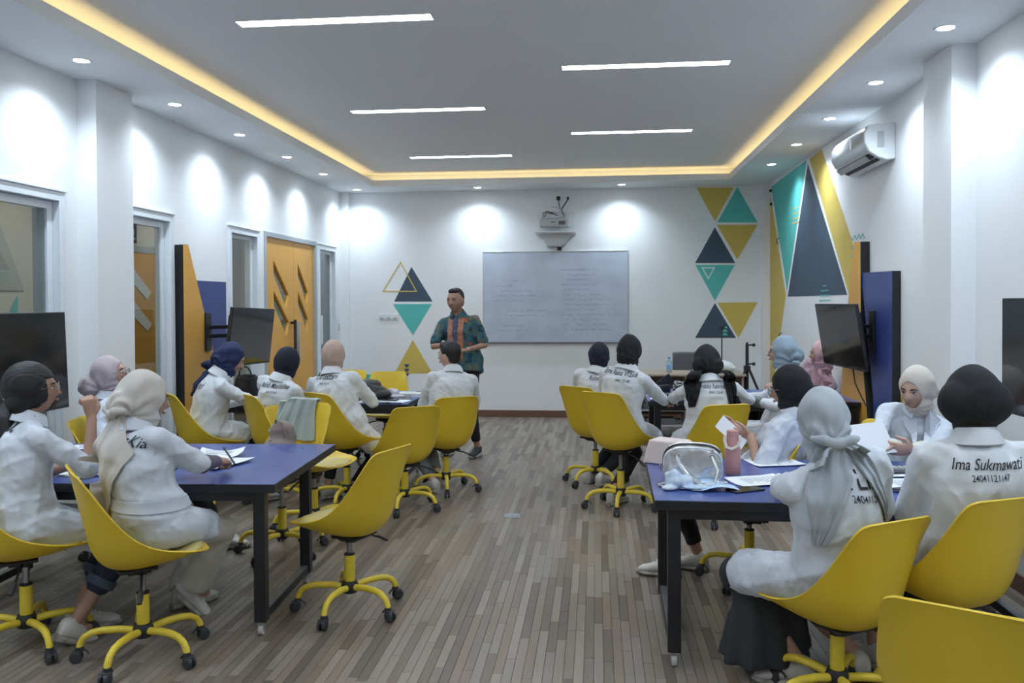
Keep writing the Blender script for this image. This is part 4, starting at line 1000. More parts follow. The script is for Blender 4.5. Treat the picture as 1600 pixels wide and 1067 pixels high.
        for tl in hij.get('tails', ()):
            # cloth hanging on the back, laid on the coat: start/end in back coordinates (x to the wearer's right, z down from neck)
            xa, xb, L, w0, w1, zs = tl['xa'], tl['xb'], tl['L'], tl['w0'], tl['w1'], tl.get('z', .02)
            x, y, t = frame(.95); org = N
            dirn = -y if not tl.get('dir') else V(tl['dir'])
            def fn(u, v_):
                pk = tl.get('pk', 0); s_ = u * 2 - 1; wd = (w0 + (w1 - w0) * min(v_ / .35, 1)) * (1 - tl.get('pt', .85) * max(0, (v_ - .35) / .65) ** 1.15); cx = xa + (xb - xa) * v_
                p = org + x * (cx + s_ * wd) + up * (zs - L * v_ + pk * s_ * v_ * .5)
                h_ = bvh.ray_cast(p + dirn * .45, -dirn)
                dep = (h_[0] if h_[0] is not None and (h_[0] - (p + dirn * .45)).length < .62 else p + dirn * .10)
                st = hp(*tl.get('from', (0, -.10, -.095)))
                m_ = min(1, v_ / .14); p2 = dep + dirn * (.016 + .014 * max(0, 1 - v_ * 3) + .007 * math.sin(s_ * 7 + seed + 2 * v_) * (1 - v_ * .5) + .004 * math.sin(s_ * 15 + v_ * 5))
                return st + x * s_ * .02 if m_ <= 0 else (st + x * s_ * w0 * .8) * (1 - m_) + p2 * m_
            sheet(fn, 20, 26, .005).build('scarf_tail', hm, ho, smooth=1.4)
        if hij.get('knot_b'):
            q = V(hij['knot_b']); b = MB(); b.ell(hp(*q), (.038, .026, .026), Rm, 14, 10); b.tube([hp(q.x - .02, q.y, q.z), hp(q.x - .05, q.y - .012, q.z + .012), hp(q.x - .09, q.y + .03, q.z + .02)], [.02, .022, .012], 10); b.tube([hp(q.x + .02, q.y, q.z), hp(q.x + .05, q.y - .012, q.z + .012), hp(q.x + .09, q.y + .03, q.z + .02)], [.02, .022, .012], 10)
            me = remesh(b, .007, 3); mk('scarf_knot', me, hm, ho)
    if hair:
        b = MB()
        if hair['t'] == 'pony':
            b.ell(hp(0, -.024, .020), (.096, .112, .118), Rm, 28, 20); b.ell(hp(0, -.060, -.050), (.088, .065, .085), Rm, 20, 14); b.ell(hp(0, -.06, .02), (.09, .07, .095), Rm)
            b.ell(hp(.055, .03, -.015), (.026, .035, .055), Rm); b.ell(hp(-.055, .03, -.015), (.026, .035, .055), Rm)
        else:
            b.ell(hp(0, -.020, .034), (.081, .094, .096), Rm, 28, 20); b.ell(hp(0, -.050, -.018), (.070, .050, .062), Rm, 20, 14); b.ell(hp(.0, .035, .088), (.056, .045, .030), Rm)
        me = remesh(b, .007, 2); a = vget(me); Ri = np.array(Rm.inverted()); loc = (a - np.array(H)) @ Ri.T
        a = a + normals(me) * (.0009 * np.sin(loc[:, 0] * 320 + 8 * np.sin(loc[:, 2] * 30)) + fold(a, seed, .05) * .003)[:, None]
        zl = hair.get('line', .052); msk = (loc[:, 1] > .03) & (loc[:, 2] < zl) & (np.abs(loc[:, 0]) < .060 + .3 * np.maximum(loc[:, 2], 0) * 0)
        a = a - np.array(Rm @ V((0, 1, 0)))[None] * (msk * np.clip((zl - loc[:, 2]) * 60, 0, 1) * .06)[:, None]
        if hair['t'] == 'short':
            m2 = (loc[:, 2] < .0) & (loc[:, 1] > -.02); a[m2] = a[m2] * .0 + (np.array(H) + (a[m2] - np.array(H)) * .86)
        vset(me, a); hob = mk('hair', me, M['hair'], root)
        if hair['t'] == 'pony':
            b = MB(); bd = V(hair['dir']); p0 = hp(0, -.095, -.045)
            for i in range(16):
                ox = V((random.uniform(-.03, .03), random.uniform(-.02, .02), 0)); L = hair['L'] * random.uniform(.85, 1)
                b.tube([p0 + ox * .3, p0 + bd * .05 + ox - up * .07, p0 + bd * .075 + ox * 1.7 - up * L * .5, p0 + bd * .06 + ox * 1.3 - up * L * .8, p0 + bd * .055 + ox * .6 - up * L], [.022, .026, .024, .015, .004], 8)
            me = remesh(b, .007, 1); mk('ponytail', me, M['hair'], hob)
            b = MB()
            for i in range(4): b.ell(p0 + sr * (i - 1.5) * .022 + up * .012 + bd * .025, .0065)
            b.build('hair_beads', M['whitep'], hob)
    if text:
        x = sr; y = sf; uz = (frame(.8)[2]); org = bz(.70)
        for (tx, sz, dx, dzz, shr, rot) in text:
            ux = (x * math.cos(R(rot)) + uz * math.sin(R(rot))); u2 = (uz * math.cos(R(rot)) - x * math.sin(R(rot)))
            text_on(bvh, tx, sz, org + x * dx + uz * dzz, ux, u2, y, co_, M['ink'], shr, sx=tsx)
    return dict(root=root, N=N + O, sr=sr, sf=sf, up=up, bvh=bvh, wr={s: wr[s] + O for s in wr}, el={s: el[s] + O for s in el}, H=H + O, Rm=Rm, coat=co_, P=P + O, f=f, r=r, O=O, ank=ank, knees={s: knees[s] + O for s in knees})
TH_ = V((0, 0, 0))
Z0 = .765
# --- front left table
pS = person((-2.62, 3.61), -42, (-2.60, 3.66, 1.185), -62, 'woman with a long black ponytail and glasses resting her chin on her fist', pitch=4, dz=.03, tw=-34, skin='dark', vox=.0065, coat='coatb', sleeve='elbow',
       lower=('shorts', 'denim'), hair=dict(t='pony', L=.36, dir=(-.25, -.9, 0), line=.050), glasses=True, seed=3, bulk=1.02,
       hands=[dict(s=1, p=(-2.385, 3.76, 1.035), d=(-.15, -.02, 1), side=(-.6, .6, 0), palm=(-.8, .3, .2), curl=1.25, pole=(.7, .5, -1)), dict(s=-1)],
       feet=((-.06, .24, .0), (.10, .18, .0)), fyaw=(-60, -30), fpitch=(0, -28), text=[('S.', .10, .055, .09, .35, -10)])
pK = person((-1.985, 3.59), -26, (-2.03, 3.615, 1.150), -42, 'woman in a beige headscarf and belted white coat writing at the front left table', pitch=-10, dz=.04, tw=-22, skin='dark', vox=.0065, coat='coatb', sleeve='elbow', cuff='mauve',
       lower=('wide', 'creamc'), hij=dict(m='h_beige', bun=(.080, .062, .068), knot_b=(0, -.135, -.075), tails=[dict(xa=-.03, xb=-.085, L=.40, w0=.06, w1=.185, z=.0, pt=.82, **{'from': (0, -.125, -.07)})], f=.005), seed=5, bulk=1.06, tsx=.95,
       hands=[dict(s=1, p=(-1.86, 3.95, .805), d=(.10, .95, -.12), side=(-.8, .2, .3), palm=(-.3, .1, -1), curl=1.0, pole=(.9, -.2, -.9)), dict(s=-1)],
       feet=((-.40, .45, .0), (-.28, .42, .05)), kp=(.5, .6, .7), fyaw=(-40, -75), fpitch=(0, -45), text=[('zKia', .066, .095, .055, .35, -10)])
pP = person((-3.02, 5.10), -75, (-3.10, 5.11, 1.125), -80, 'woman in a mauve headscarf and glasses at the far side of the front left table', pitch=14, dz=.02, tw=-66, skin='mid', vox=.0075, coat='coatb', sleeve='elbow',
       hij=dict(m='h_mauve', bun=(.085, .085, .075), bp=(0, -.135, -.035), f=.005), glasses=True, seed=8, hands=[dict(s=1, p=(-2.85, 5.02, .66)), dict(s=-1, p=(-2.82, 5.18, .66))], feet=((-.05, .52, 0), (.08, .60, 0)))
# --- back left table
pF = person((-3.02, 6.28), -50, (-2.83, 6.30, 1.145), -66, 'woman in a navy headscarf leaning over the table beside a black handbag', pitch=-24, dz=.04, tw=-44, vox=.0075, lower=('trousers', 'blackc'), seed=11, bulk=1.05,
       hij=dict(m='h_navy', f=.006, bun=(.06, .055, .06), tails=[dict(xa=-.10, xb=-.13, L=.32, w0=.05, w1=.085, z=.03, pt=.55, **{'from': (-.02, -.10, -.06)})]), text=[('itri', .075, .03, .015, .3, 8)],
       hands=[dict(s=1, p=(-2.55, 6.50, .82), pole=(.5, -.6, -.9)), dict(s=-1)])
pN = person((-2.465, 6.37), -40, (-2.405, 6.38, 1.105), -22, 'woman in a round black navy headscarf bent forward between two seated women', pitch=-22, dz=.03, tw=-18, vox=.008, seed=14, bulk=1.06,
       hij=dict(m='h_nblack', bun=(.085, .075, .085), bp=(0, -.05, -.015), f=.0015), text=[('Nabila Maulidina', .054, .01, .05, .35, -4), ('24041122160', .026, .02, .01, 0, -4)])
pE = person((-1.954, 6.431), -30, (-2.065, 6.48, 1.160), -8, 'woman in a tan headscarf seen from behind at the back left table', pitch=-4, dz=.04, tw=-8, vox=.008, seed=17, bulk=1.12,
       hij=dict(m='h_tan', bun=None, k=.98, f=.003), text=[('Era Lestari', .066, -.02, .08, .4, 2), ('24041122119', .024, -.02, .04, 0, 2)], feet=((-.02, .05, .0), (.16, -.05, 0)), fpitch=(0, -20), shoe_m='shoew',
       hands=[dict(s=1, pole=(1, -.2, -.8)), dict(s=-1)])
pM = person((-1.258, 6.949), 31, (-1.235, 6.99, 1.135), 68, 'young man with short black hair in a white coat seen from behind in profile', pitch=-2, dz=-.01, tw=24, skin='light', vox=.007, lower=('trousers', 'greyc'), seed=20, bulk=1.12,
       hair=dict(t='short', line=.046), feet=((-.12, -.02, 0), (-.02, .14, 0)), fyaw=(50, 40))
# --- back right table
pR1 = person((-.007, 7.313), -38, (.03, 7.33, 1.095), -10, 'woman in a navy black headscarf behind the left one of two joined yellow chairs', pitch=-16, dz=.03, tw=-14, vox=.008, seed=23,
       hij=dict(m='h_nblack', bun=(.075, .06, .08), bp=(0, -.06, -.03), f=.004), text=[('Rohma Sari', .056, .05, .04, 0, -2)], feet=((-.05, .0, 0), (.10, -.04, 0)))
pR2 = person((.186, 6.459), -35, (.262, 6.50, 1.195), -24, 'woman in a tall black headscarf on the yellow chair nearest the aisle, right group', pitch=-10, dz=.07, tw=-22, vox=.008, seed=26, bulk=1.04,
       hij=dict(m='h_black', bun=(.078, .06, .075), bp=(0, -.075, -.055), f=.004), text=[('Erna Ratna Wasih', .054, -.02, .08, 0, -7), ('24041122140', .030, .02, .03, 0, -5)],
       hands=[dict(s=1, p=(.50, 6.76, .84), pole=(.8, -.2, -.9)), dict(s=-1)], feet=((-.1, .05, 0), (.15, .22, 0)))
pR3 = person((.80, 6.16), 16, (.800, 6.22, 1.130), 4, 'woman in a black headscarf with two long tails hanging over her back', pitch=-14, dz=.03, tw=2, vox=.0075, seed=29, bulk=1.06,
       hij=dict(m='h_black', bun=(.115, .08, .085), bp=(0, -.055, -.02), f=.004, tails=[dict(xa=-.115, xb=-.135, L=.27, w0=.04, w1=.062, z=.05, pt=.75, **{'from': (-.075, -.08, -.07)}), dict(xa=.125, xb=.18, L=.36, w0=.03, w1=.045, z=.05, pt=.35, **{'from': (.085, -.08, -.07)})]),
       text=[('Febby Fahriyah', .044, .02, .07, .1, -2), ('24041122141', .028, .03, .035, 0, -2)], cuff='blackc', hands=[dict(s=1, p=(1.12, 6.58, .82), pole=(1, -.3, -.5)), dict(s=-1, p=(.58, 6.62, .81), pole=(-1, -.3, -.5))])
pLB = person((1.42, 6.75), 75, (1.455, 6.78, 1.175), 78, 'woman in a light blue headscarf and glasses facing left at the back right table', pitch=0, dz=.0, tw=62, skin='light', vox=.0075, seed=32, bulk=1.05,
       hij=dict(m='h_blue', bun=(.075, .075, .07), bp=(0, -.095, -.02), f=.006, knot_b=(0, -.11, -.09), tails=[dict(xa=.0, xb=.10, L=.42, w0=.03, w1=.06, z=.02, pt=.6, **{'from': (0, -.11, -.09)})]), glasses=True,
       cuff='greyc', hands=[dict(s=-1, p=(1.18, 6.60, .82), pole=(-.3, -.8, -.8)), dict(s=1, p=(1.12, 6.95, .80))])
pPK = person((1.90, 8.33), 120, (2.075, 8.02, 1.085), 84, 'woman in a pink patterned headscarf and blouse partly hidden by the television', pitch=-2, tw=120, skin='mid', vox=.0085, seed=35, coat='pinkfloral', group='staff', glasses=False,
       hij=dict(m='h_pink', bun=(.06, .05, .06), f=.006, tails=[dict(xa=.0, xb=.02, L=.24, w0=.08, w1=.12, z=.02, pt=.5, dir=(-.87, -.5, 0), **{'from': (0, .05, -.10)})]), collar=False,
       hands=[dict(s=-1, p=(1.78, 7.98, .79), pole=(-.4, -.6, -.8)), dict(s=1, p=(1.70, 8.15, .79))])
# --- front right table
pBG = person((.857, 4.819), 75, (1.045, 4.70, 1.100), 62, 'woman in a black headscarf and round glasses holding an open booklet', pitch=-12, dz=-.02, tw=48, skin='mid', vox=.007, seed=38, coat='coatb', sleeve='elbow', bulk=1.02,
       hij=dict(m='h_black', bun=(.085, .08, .085), bp=(0, -.055, -.01), f=.001), glasses=True, feet=((-.06, .44, .0), (.10, .30, 0)), fyaw=(80, 70),
       hands=[dict(s=-1, p=(.84, 4.66, .835), d=(-.8, .2, .1), palm=(-.2, .7, .3), side=(0, .3, 1), curl=1.0, pole=(-.2, -.8, -1)), dict(s=1, p=(.80, 4.80, .86), d=(-.8, -.1, .05), palm=(-.1, -.7, .3), side=(0, 0, 1), curl=1.0, pole=(0, .4, -1))])
pCR = person((1.72, 5.15), 155, (1.800, 4.94, 1.075), 132, 'woman in a cream headscarf reading a sheet of paper, facing the camera', pitch=-12, dz=-.02, tw=158, skin='light', vox=.006, seed=41, coat='coatb', sleeve='long', cuff='creamc', lapels=True, bulk=1.04,
       hij=dict(m='h_cream', bun=(.075, .055, .07), f=.003, ow=.055), lower=('skirt', 'blackc'),
       hands=[dict(s=-1, p=(1.67, 4.60, .79), d=(-1, -.05, .05), palm=(0, 1, .2), side=(0, 0, 1), curl=.45, pole=(1, .1, -.9)), dict(s=1, p=(1.60, 4.66, .80), d=(-1, -.1, .05), palm=(0, -.3, -1), curl=.5, pole=(-.8, 0, -.9))])
pL = person((.926, 3.339), 42, (.855, 3.30, 1.115), 6, 'woman in a tied grey headscarf and charcoal skirt, seated at the near right', pitch=-12, dz=-.03, tw=8, skin='mid', vox=.006, seed=44, coat='coatb', sleeve='long', bulk=1.12, collar=False,
       hij=dict(m='h_grey', bun=(.080, .055, .065), bp=(0, -.075, -.045), f=.005, knot_b=(.01, -.118, -.085), tails=[dict(xa=-.02, xb=-.075, L=.32, w0=.05, w1=.085, z=.015, pt=.82, **{'from': (0, -.12, -.085)}), dict(xa=.08, xb=.235, L=.34, w0=.03, w1=.036, z=.015, pt=.80, **{'from': (.03, -.12, -.085)})]),
       lower=('skirt', 'skirtg'), feet=((.06, .22, .0), (.30, .10, .0)), kp=(-.25, .9, .6), skc=.1, hem=.07, coatlen=.84, fyaw=(75, 5), fpitch=(-6, -25), text=[('a Lili', .105, .055, .03, .05, 0), ('24041121136', .040, .080, -.02, 0, -3)],
       hands=[dict(s=-1, p=(.80, 3.74, .80), pole=(-1, .1, -.6)), dict(s=1)])
pU = person((1.40, 3.42), 18, (1.425, 3.36, 1.190), -2, 'woman in a very large round black headscarf at the right edge of the group', pitch=-6, dz=.03, tw=-4, skin='mid', vox=.006, seed=47, coat='coat', sleeve='long', bulk=1.16,
       hij=dict(m='h_black', bun=(.134, .100, .104), bp=(0, -.040, .0), k=1.07, f=.001), text=[('Ima Sukmawati', .058, .005, .03, .4, 2), ('24041121147', .034, .010, -.01, 0, 3)])
# --- the teacher
bat = mat('batik shirt', (.04, .14, .17), .75)
nt = bat.node_tree; b = nt.nodes['Principled BSDF']; tc = nt.nodes.new('ShaderNodeTexCoord')
n1 = nt.nodes.new('ShaderNodeTexNoise'); n1.inputs['Scale'].default_value = 13; n1.inputs['Detail'].default_value = 6; nt.links.new(tc.outputs['Object'], n1.inputs['Vector'])
vv = nt.nodes.new('ShaderNodeTexVoronoi'); vv.inputs['Scale'].default_value = 7; nt.links.new(tc.outputs['Object'], vv.inputs['Vector'])
c1 = nt.nodes.new('ShaderNodeValToRGB'); el_ = c1.color_ramp.elements; el_[0].position = .38; el_[0].color = (.012, .03, .045, 1); el_[1].position = .62; el_[1].color = (.14, .13, .10, 1)
q = el_.new(.46); q.color = (.02, .12, .18, 1); q = el_.new(.52); q.color = (.05, .11, .09, 1)
c2 = nt.nodes.new('ShaderNodeValToRGB'); c2.color_ramp.elements[0].position = .17; c2.color_ramp.elements[1].position = .20; c2.color_ramp.elements[0].color = (1, 1, 1, 1); c2.color_ramp.elements[1].color = (0, 0, 0, 1)
mx = nt.nodes.new('ShaderNodeMix'); mx.data_type = 'RGBA'; mx.inputs[7].default_value = (.38, .12, .06, 1)
nt.links.new(n1.outputs['Fac'], c1.inputs[0]); nt.links.new(vv.outputs['Distance'], c2.inputs[0]); nt.links.new(c2.outputs[0], mx.inputs[0]); nt.links.new(c1.outputs[0], mx.inputs[6]); nt.links.new(mx.outputs[2], b.inputs['Base Color'])
pT = person((-1.37, 8.58), 168, (-1.435, 8.53, 1.60), 160, 'man in a teal and orange patterned batik shirt standing before the whiteboard', group='staff', pitch=-3, stand=True, skin='dark', vox=.007, coat=bat, sleeve='short', tw=172, seed=50, bulk=1.14,
       lower=('trousers', 'blackc'), shoe_m='shoek', hair=dict(t='short', line=.058), feet=((-.16, .02, 0), (.14, .03, 0)), k=1.11,
       hands=[dict(s=-1, p=(-1.30, 8.36, 1.10), d=(-1, .0, .05), palm=(0, .2, -1), side=(0, -1, 0), curl=.7, pole=(.9, .3, -.8)), dict(s=1, p=(-1.50, 8.33, 1.15), d=(.9, 0, .2), palm=(0, .4, -.8), side=(0, 0, 1), curl=.7, pole=(-.9, .3, -.8))])
# placket and orange bands of the batik shirt as cloth strips on the front
def strip(p, x0_, x1_, z0_, z1_, m, nm):
    O = p['O']; sr, sf = p['sr'], p['sf']
    def fn(u, v_):
        q = p['N'] - O + sr * (x0_ + (x1_ - x0_) * u); q = V((q.x, q.y, z1_ + (z0_ - z1_) * v_)); h_ = p['bvh'].ray_cast(q + sf * .5, -sf); return (h_[0] if h_[0] is not None else q) + sf * .003
    sheet(fn, 6, 40, .003).build(nm, m, p['coat'], smooth=1.2)
org = mat('orange batik band', (.36, .11, .05), .75, col2=(.45, .25, .16), vscale=60); nav = mat('navy batik placket', (.012, .03, .09), .75, col2=(.10, .16, .28), vscale=90)
strip(pT, -.085, -.028, 1.0, 1.44, org, 'shirt_band'); strip(pT, .028, .085, 1.0, 1.44, org, 'shirt_band'); strip(pT, -.024, .024, .86, 1.45, nav, 'shirt_placket')
# small things they hold or wear
def rod(p, a, b_, r_, m, label, cat, name): return tag(MB().tube([a, b_], [r_, r_], 10).build(name, m), label, cat)
w_ = pS['wr'][1]; rod(0, w_ + V((-.03, .03, -.06)), w_ + V((-.015, .02, .09)), .006, M['whitep'], 'white pen held upright in the fist of the ponytailed woman', 'pen', 'pen')
w_ = pK['wr'][1]; rod(0, w_ + V((.05, .10, -.03)), w_ + V((.01, .06, .06)), .005, mat('grey pen', (.16, .2, .2), .4), 'grey pen in the hand of the woman in the beige headscarf', 'pen', 'pen')
def band(p, s, m, nm, parent):
    a, b_ = p['el'][s] - p['O'], p['wr'][s] - p['O']; d_ = (b_ - a).normalized(); c = b_ - d_ * .015; MB().tube([c - d_ * .014, c + d_ * .014], [.031, .031], 18).build(nm, m, parent, bevel=.003)
band(pT, -1, M['watch'], 'wristwatch', pT['root']); band(pPK, -1, M['blackp'], 'wristwatch', pPK['root']); band(pF, 1, M['blackp'], 'wristwatch', pF['root'])
# coat belt of the woman in beige
def belt(p, z):
    O = p['O']; sr, sf = p['sr'], p['sf']; c = (p['P'] - O); c = V((c.x, c.y, z))
    def fn(u, v_):
        a = R(-150 + 300 * u) + math.pi * 1.5; d_ = V((math.cos(a), math.sin(a), 0)); d_ = Matrix.Rotation(math.atan2(sr.y, sr.x), 3, 'Z') @ d_; q = c + V((0, 0, -.025 + .05 * v_)); h_ = p['bvh'].ray_cast(q + d_ * .5, -d_); return (h_[0] if h_[0] is not None else q) + d_ * .008
    sheet(fn, 50, 3, -.004).build('coat_belt', M['coatb'], p['coat'], smooth=1.2)
belt(pK, .70)
# ------------------------------------------------------------------ things on and around the tables
Z = .73
def flat_paper(x, y, rz, label, wd=.21, ht=.297, m='paper', z=Z, group='papers', curl=.006, name='paper_sheet', lines=True):
    e = sheet(lambda u, v_: V(((u - .5) * wd, (v_ - .5) * ht, .002 + curl * ((u - .5) ** 2 * 3 + max(0, v_ - .7) * 2))), 8, 8, -.0006).build(name, M[m], smooth=1.2)
    e.location = (x, y, z); e.rotation_euler = (0, 0, R(rz)); tag(e, label, 'paper', group)
    if lines:
        b = MB()
        for i in range(9): 
            a = -wd * .38; L = wd * random.uniform(.35, .76); yy = ht * (.36 - i * .075)
            b.add([(a, yy, .0), (a + L, yy, .0), (a + L, yy + .003, .0), (a, yy + .003, .0)], [(0, 1, 2, 3)])
        # laid over the curved sheet
        b.v = [(x_, y_, .0028 + curl * ((x_ / wd) ** 2 * 3 + max(0, y_ / ht + .5 - .7) * 2)) for x_, y_, z_ in b.v]
        o = b.build('print_lines', M['inkb'], e, smooth=0); o['kind'] = 'stuff'
    return e
def phone(x, y, rz, label, name='smartphone', z=Z):
    e = empty(name, (x, y, z), R(rz), label, 'phone', 'phones on the tables')
    MB().box((0, 0, .0045), (.076, .158, .009)).build('body', M['blackp'], e, bevel=.003); MB().box((0, 0, .0092), (.070, .150, .0006)).build('screen', mat('phone glass', (.02, .02, .022), .05, col2=(.10, .09, .05), vscale=20), e, smooth=0)
    MB().box((.022, .062, -.000), (.02, .03, .001)).build('camera_bump', M['blackp'], e)
def pen(x, y, rz, label, m='inkb', z=Z, L=.14):
    e = empty('pen', (x, y, z + .006), R(rz), label, 'pen', 'pens on the tables')
    MB().tube([(0, -L / 2, 0), (0, L * .2, 0)], .0048, 10).build('barrel', M[m], e); MB().tube([(0, L * .2, 0), (0, L / 2, 0)], .0055, 10).box((0, L * .34, .007), (.003, .035, .002)).build('cap', M['blackp'], e)
# front left table
flat_paper(-2.98, 4.72, 30, 'small white paper between the mauve and the beige headscarf women', .21, .15)
flat_paper(-2.62, 4.28, -20, 'white printed paper beside the elbow of the ponytailed woman')
flat_paper(-2.52, 4.02, -24, 'white paper at the near edge behind the woman in the beige headscarf')
flat_paper(-2.00, 4.26, -18, 'white paper under the writing hand of the woman in the beige headscarf', .25, .30, curl=.014)
flat_paper(-2.08, 4.46, 10, 'second white paper with a curled edge beyond the writing hand', .24, .18, curl=.03)
# back left table: handbag, backpack, books, papers
def handbag(x, y, rz, label):
    e = empty('handbag', (x, y, Z), R(rz), label, 'bag', 'bags')
    b = MB(); b.rings([[V((sx * w_ , sy * d_, z_)) for sx, sy in [(math.copysign(abs(math.cos(q)) ** .5, math.cos(q)), math.copysign(abs(math.sin(q)) ** .5, math.sin(q))) for q in [2 * math.pi * j / 24 for j in range(24)]]] for z_, w_, d_ in [(0, .115, .06), (.01, .125, .068), (.12, .118, .06), (.20, .10, .045), (.225, .085, .03), (.23, .05, .015)]])
    me = remesh(b, .007, 2); wrinkle(me, .006, 4, .06); mk('body', me, M['blackbag'], e)
    MB().tube([(-.06, -.03, .20), (-.05, -.035, .26), (-.02, -.04, .295), (.03, -.04, .295), (.06, -.035, .255), (.07, -.03, .20)], .007, 8).build('handle', M['blackp'], e)
    MB().tube([(.09, -.03, .20), (.13, -.06, .16), (.17, -.09, .08), (.19, -.10, .01)], .005, 8).build('strap', M['blackp'], e)
    for s in (-.06, .07): MB().lathe([(.008, -.004), (.012, 0), (.008, .004)], (s, -.036, .20), 12).build('buckle', M['chrome'], e)
handbag(-3.06, 7.12, -12, 'black handbag with a looped handle on the table before the navy headscarf woman')
def soft(b, vox=.007, it=3, amp=.005, seed=1, wl=.06): me = remesh(b, vox, it); wrinkle(me, amp, seed, wl); return me
e = empty('backpack', (-1.99, 7.22, Z), 0, 'black nylon backpack lying on the back left table', 'bag', 'bags')
b = MB(); b.ell((0, 0, .07), (.17, .13, .07)).ell((-.02, .02, .13), (.13, .11, .05)).ell((.08, -.02, .05), (.13, .11, .05)); mk('body', soft(b, amp=.008, seed=3), M['blackbag'], e)
MB().tube([(-.12, -.09, .13), (-.02, -.12, .155), (.09, -.08, .125), (.15, .0, .08)], .004, 6).build('zip', M['greyp'], e)
MB().tube([(.05, -.12, .02), (.12, -.14, .012), (.16, -.10, .02), (.14, -.04, .06)], .008, 6, flat=.4).build('strap', M['blackp'], e)
e = empty('tissue_pack', (-1.79, 7.30, Z), R(10), 'crumpled white cloth pouch beside the black backpack', 'pouch')
b = MB(); b.ell((0, 0, .02), (.10, .07, .02)).ell((.01, .0, .055), (.045, .04, .035)).ell((-.02, .0, .075), (.03, .03, .02)); mk('cloth', soft(b, .006, 2, .006, 9, .04), mat('pale mauve white cloth', (.56, .54, .60), .8), e)
def book(x, y, rz, wd, dp, th, m, label, z=Z):
    e = empty('notebook', (x, y, z), R(rz), label, 'book', 'books on the tables')
    MB().box((0, 0, th / 2), (wd - .006, dp - .006, th - .004)).build('pages', M['paper'], e, smooth=0)
    MB().box((0, 0, th - .001), (wd, dp, .002)).box((0, 0, .001), (wd, dp, .002)).box((-wd / 2, 0, th / 2), (.003, dp, th)).build('cover', m if not isinstance(m, str) else M[m], e, bevel=.0008)
book(-1.72, 7.34, 14, .16, .22, .014, 'greyp', 'thin dark notebook beside the cloth pouch')
book(-1.69, 7.55, -8, .24, .19, .026, mat('pale book cover', (.62, .64, .60), .5), 'thick pale book at the right end of the back left table')
book(-1.82, 7.72, 4, .26, .19, .012, mat('sky book cover', (.30, .45, .62), .5), 'light blue magazine behind the thick pale book')
phone(-1.79, 7.14, 80, 'black phone lying crosswise on papers on the back left table', z=Z + .004)
flat_paper(-1.76, 7.08, 78, 'white printed sheet at the right end of the back left table', .21, .30)
flat_paper(-1.95, 7.02, 95, 'white sheet with blue print at the near edge of the back left table', .18, .26)
pen(-1.80, 6.93, 84, 'blue pen at the near edge of the back left table, left of two', 'inkb'); pen(-1.70, 6.925, 95, 'blue pen at the near edge of the back left table, right of two', 'inkb')
# jacket and bag on the raised chair
e = empty('jacket', (-1.98, 5.12, 0), R(160), 'pale grey green jacket draped over the back of the raised yellow chair', 'jacket')
def jf(u, v_):
    s = (u * 2 - 1); dz_ = .09
    # over the chair back: front side down, over the top edge, back side down
    if v_ < .5:
        t = 1 - (.5 - v_) / .5 * .36; p = shellpt(min(t, 1), s * .68 + .32); out = V((0, .022, .004)); q = p + out
    else:
        t = 1 - (v_ - .5) / .5 * .34; p = shellpt(min(t, 1), s * .70 + .32); out = V((0, -.024 - .02 * (v_ - .5), .004)); q = p + out
        if abs(s) > .6: q.x *= 1.06
    k_ = 1 - abs(v_ - .5) * 6
    if k_ > 0: q.z += .020 * k_
    q.z += dz_; w_ = .010 * math.sin(s * 9 + v_ * 3) + .006 * math.sin(s * 21 + v_ * 7)
    q.y += w_ * (1 if v_ < .5 else -1); q.x += .008 * math.sin(v_ * 14 + s * 2); return q
sheet(jf, 30, 44, .006).build('cloth', M['jacket'], e, smooth=1.4)
def sl(u, v_):
    a = u * 2 * math.pi; c = V((.19 + .02 * math.sin(v_ * 4), -.262 + .03 * v_, .93 - .26 * v_)); return c + V((math.cos(a) * .030, math.sin(a) * .042 * (1 + .15 * math.sin(v_ * 17 + a)), 0))
b = MB(); b.rings([[sl(j / 14, i / 10) for j in range(14)] for i in range(11)]); b.build('sleeve', M['jacket'], e, smooth=1.2)
e = empty('shoulder_bag', (-1.94, 5.00, .52), R(150), 'taupe fabric bag standing on the seat of the raised yellow chair', 'bag', 'bags')
b = MB(); b.ell((0, 0, .12), (.15, .10, .13)).ell((.0, -.02, .24), (.10, .07, .10)).ell((-.03, .02, .05), (.15, .11, .06)); mk('body', soft(b, .008, 2, .012, 5, .09), M['brownbag'], e)
MB().tube([(-.08, .02, .25), (-.05, .03, .33), (.0, .03, .35), (.05, .0, .31)], .007, 8).build('strap', M['brownbag'], e)
MB().ell((.02, .06, .22), (.008, .006, .008)).build('snap', M['chrome'], e)
# back right table
e = empty('camera_bag', (.60, 7.90, Z), R(25), 'black case leaning open at the left of the back right table', 'case')
MB().box((0, 0, .04), (.16, .10, .08)).build('body', M['blackbag'], e, bevel=.015); MB().box((.03, -.03, .10), (.15, .012, .10), Matrix.Rotation(R(-32), 3, 'Y')).build('flap', M['blackbag'], e, bevel=.005)
e = tag(empty('cable_heap', (.80, 7.92, Z), 0), 'heap of black and grey cables on the back right table', 'cables')
for i in range(7):
    b = MB(); pts = []; a = random.uniform(0, 6)
    for j in range(16): pts.append(V((.075 * math.cos(a + j * .8) + random.uniform(-.02, .02), .07 * math.sin(a + j * .8) + random.uniform(-.02, .02), .01 + .10 * abs(math.sin(j * .5 + i)) * random.uniform(.4, 1))))
    b.tube(pts, .0045, 6).build('cable', M['cable'] if i % 2 else M['cablew'], e)
e = empty('keyboard', (.66, 7.66, Z), R(4), 'dark flat keyboard on the back right table', 'keyboard')
MB().box((0, 0, .008), (.36, .13, .014)).build('body', M['blackp'], e, bevel=.003); b = MB()
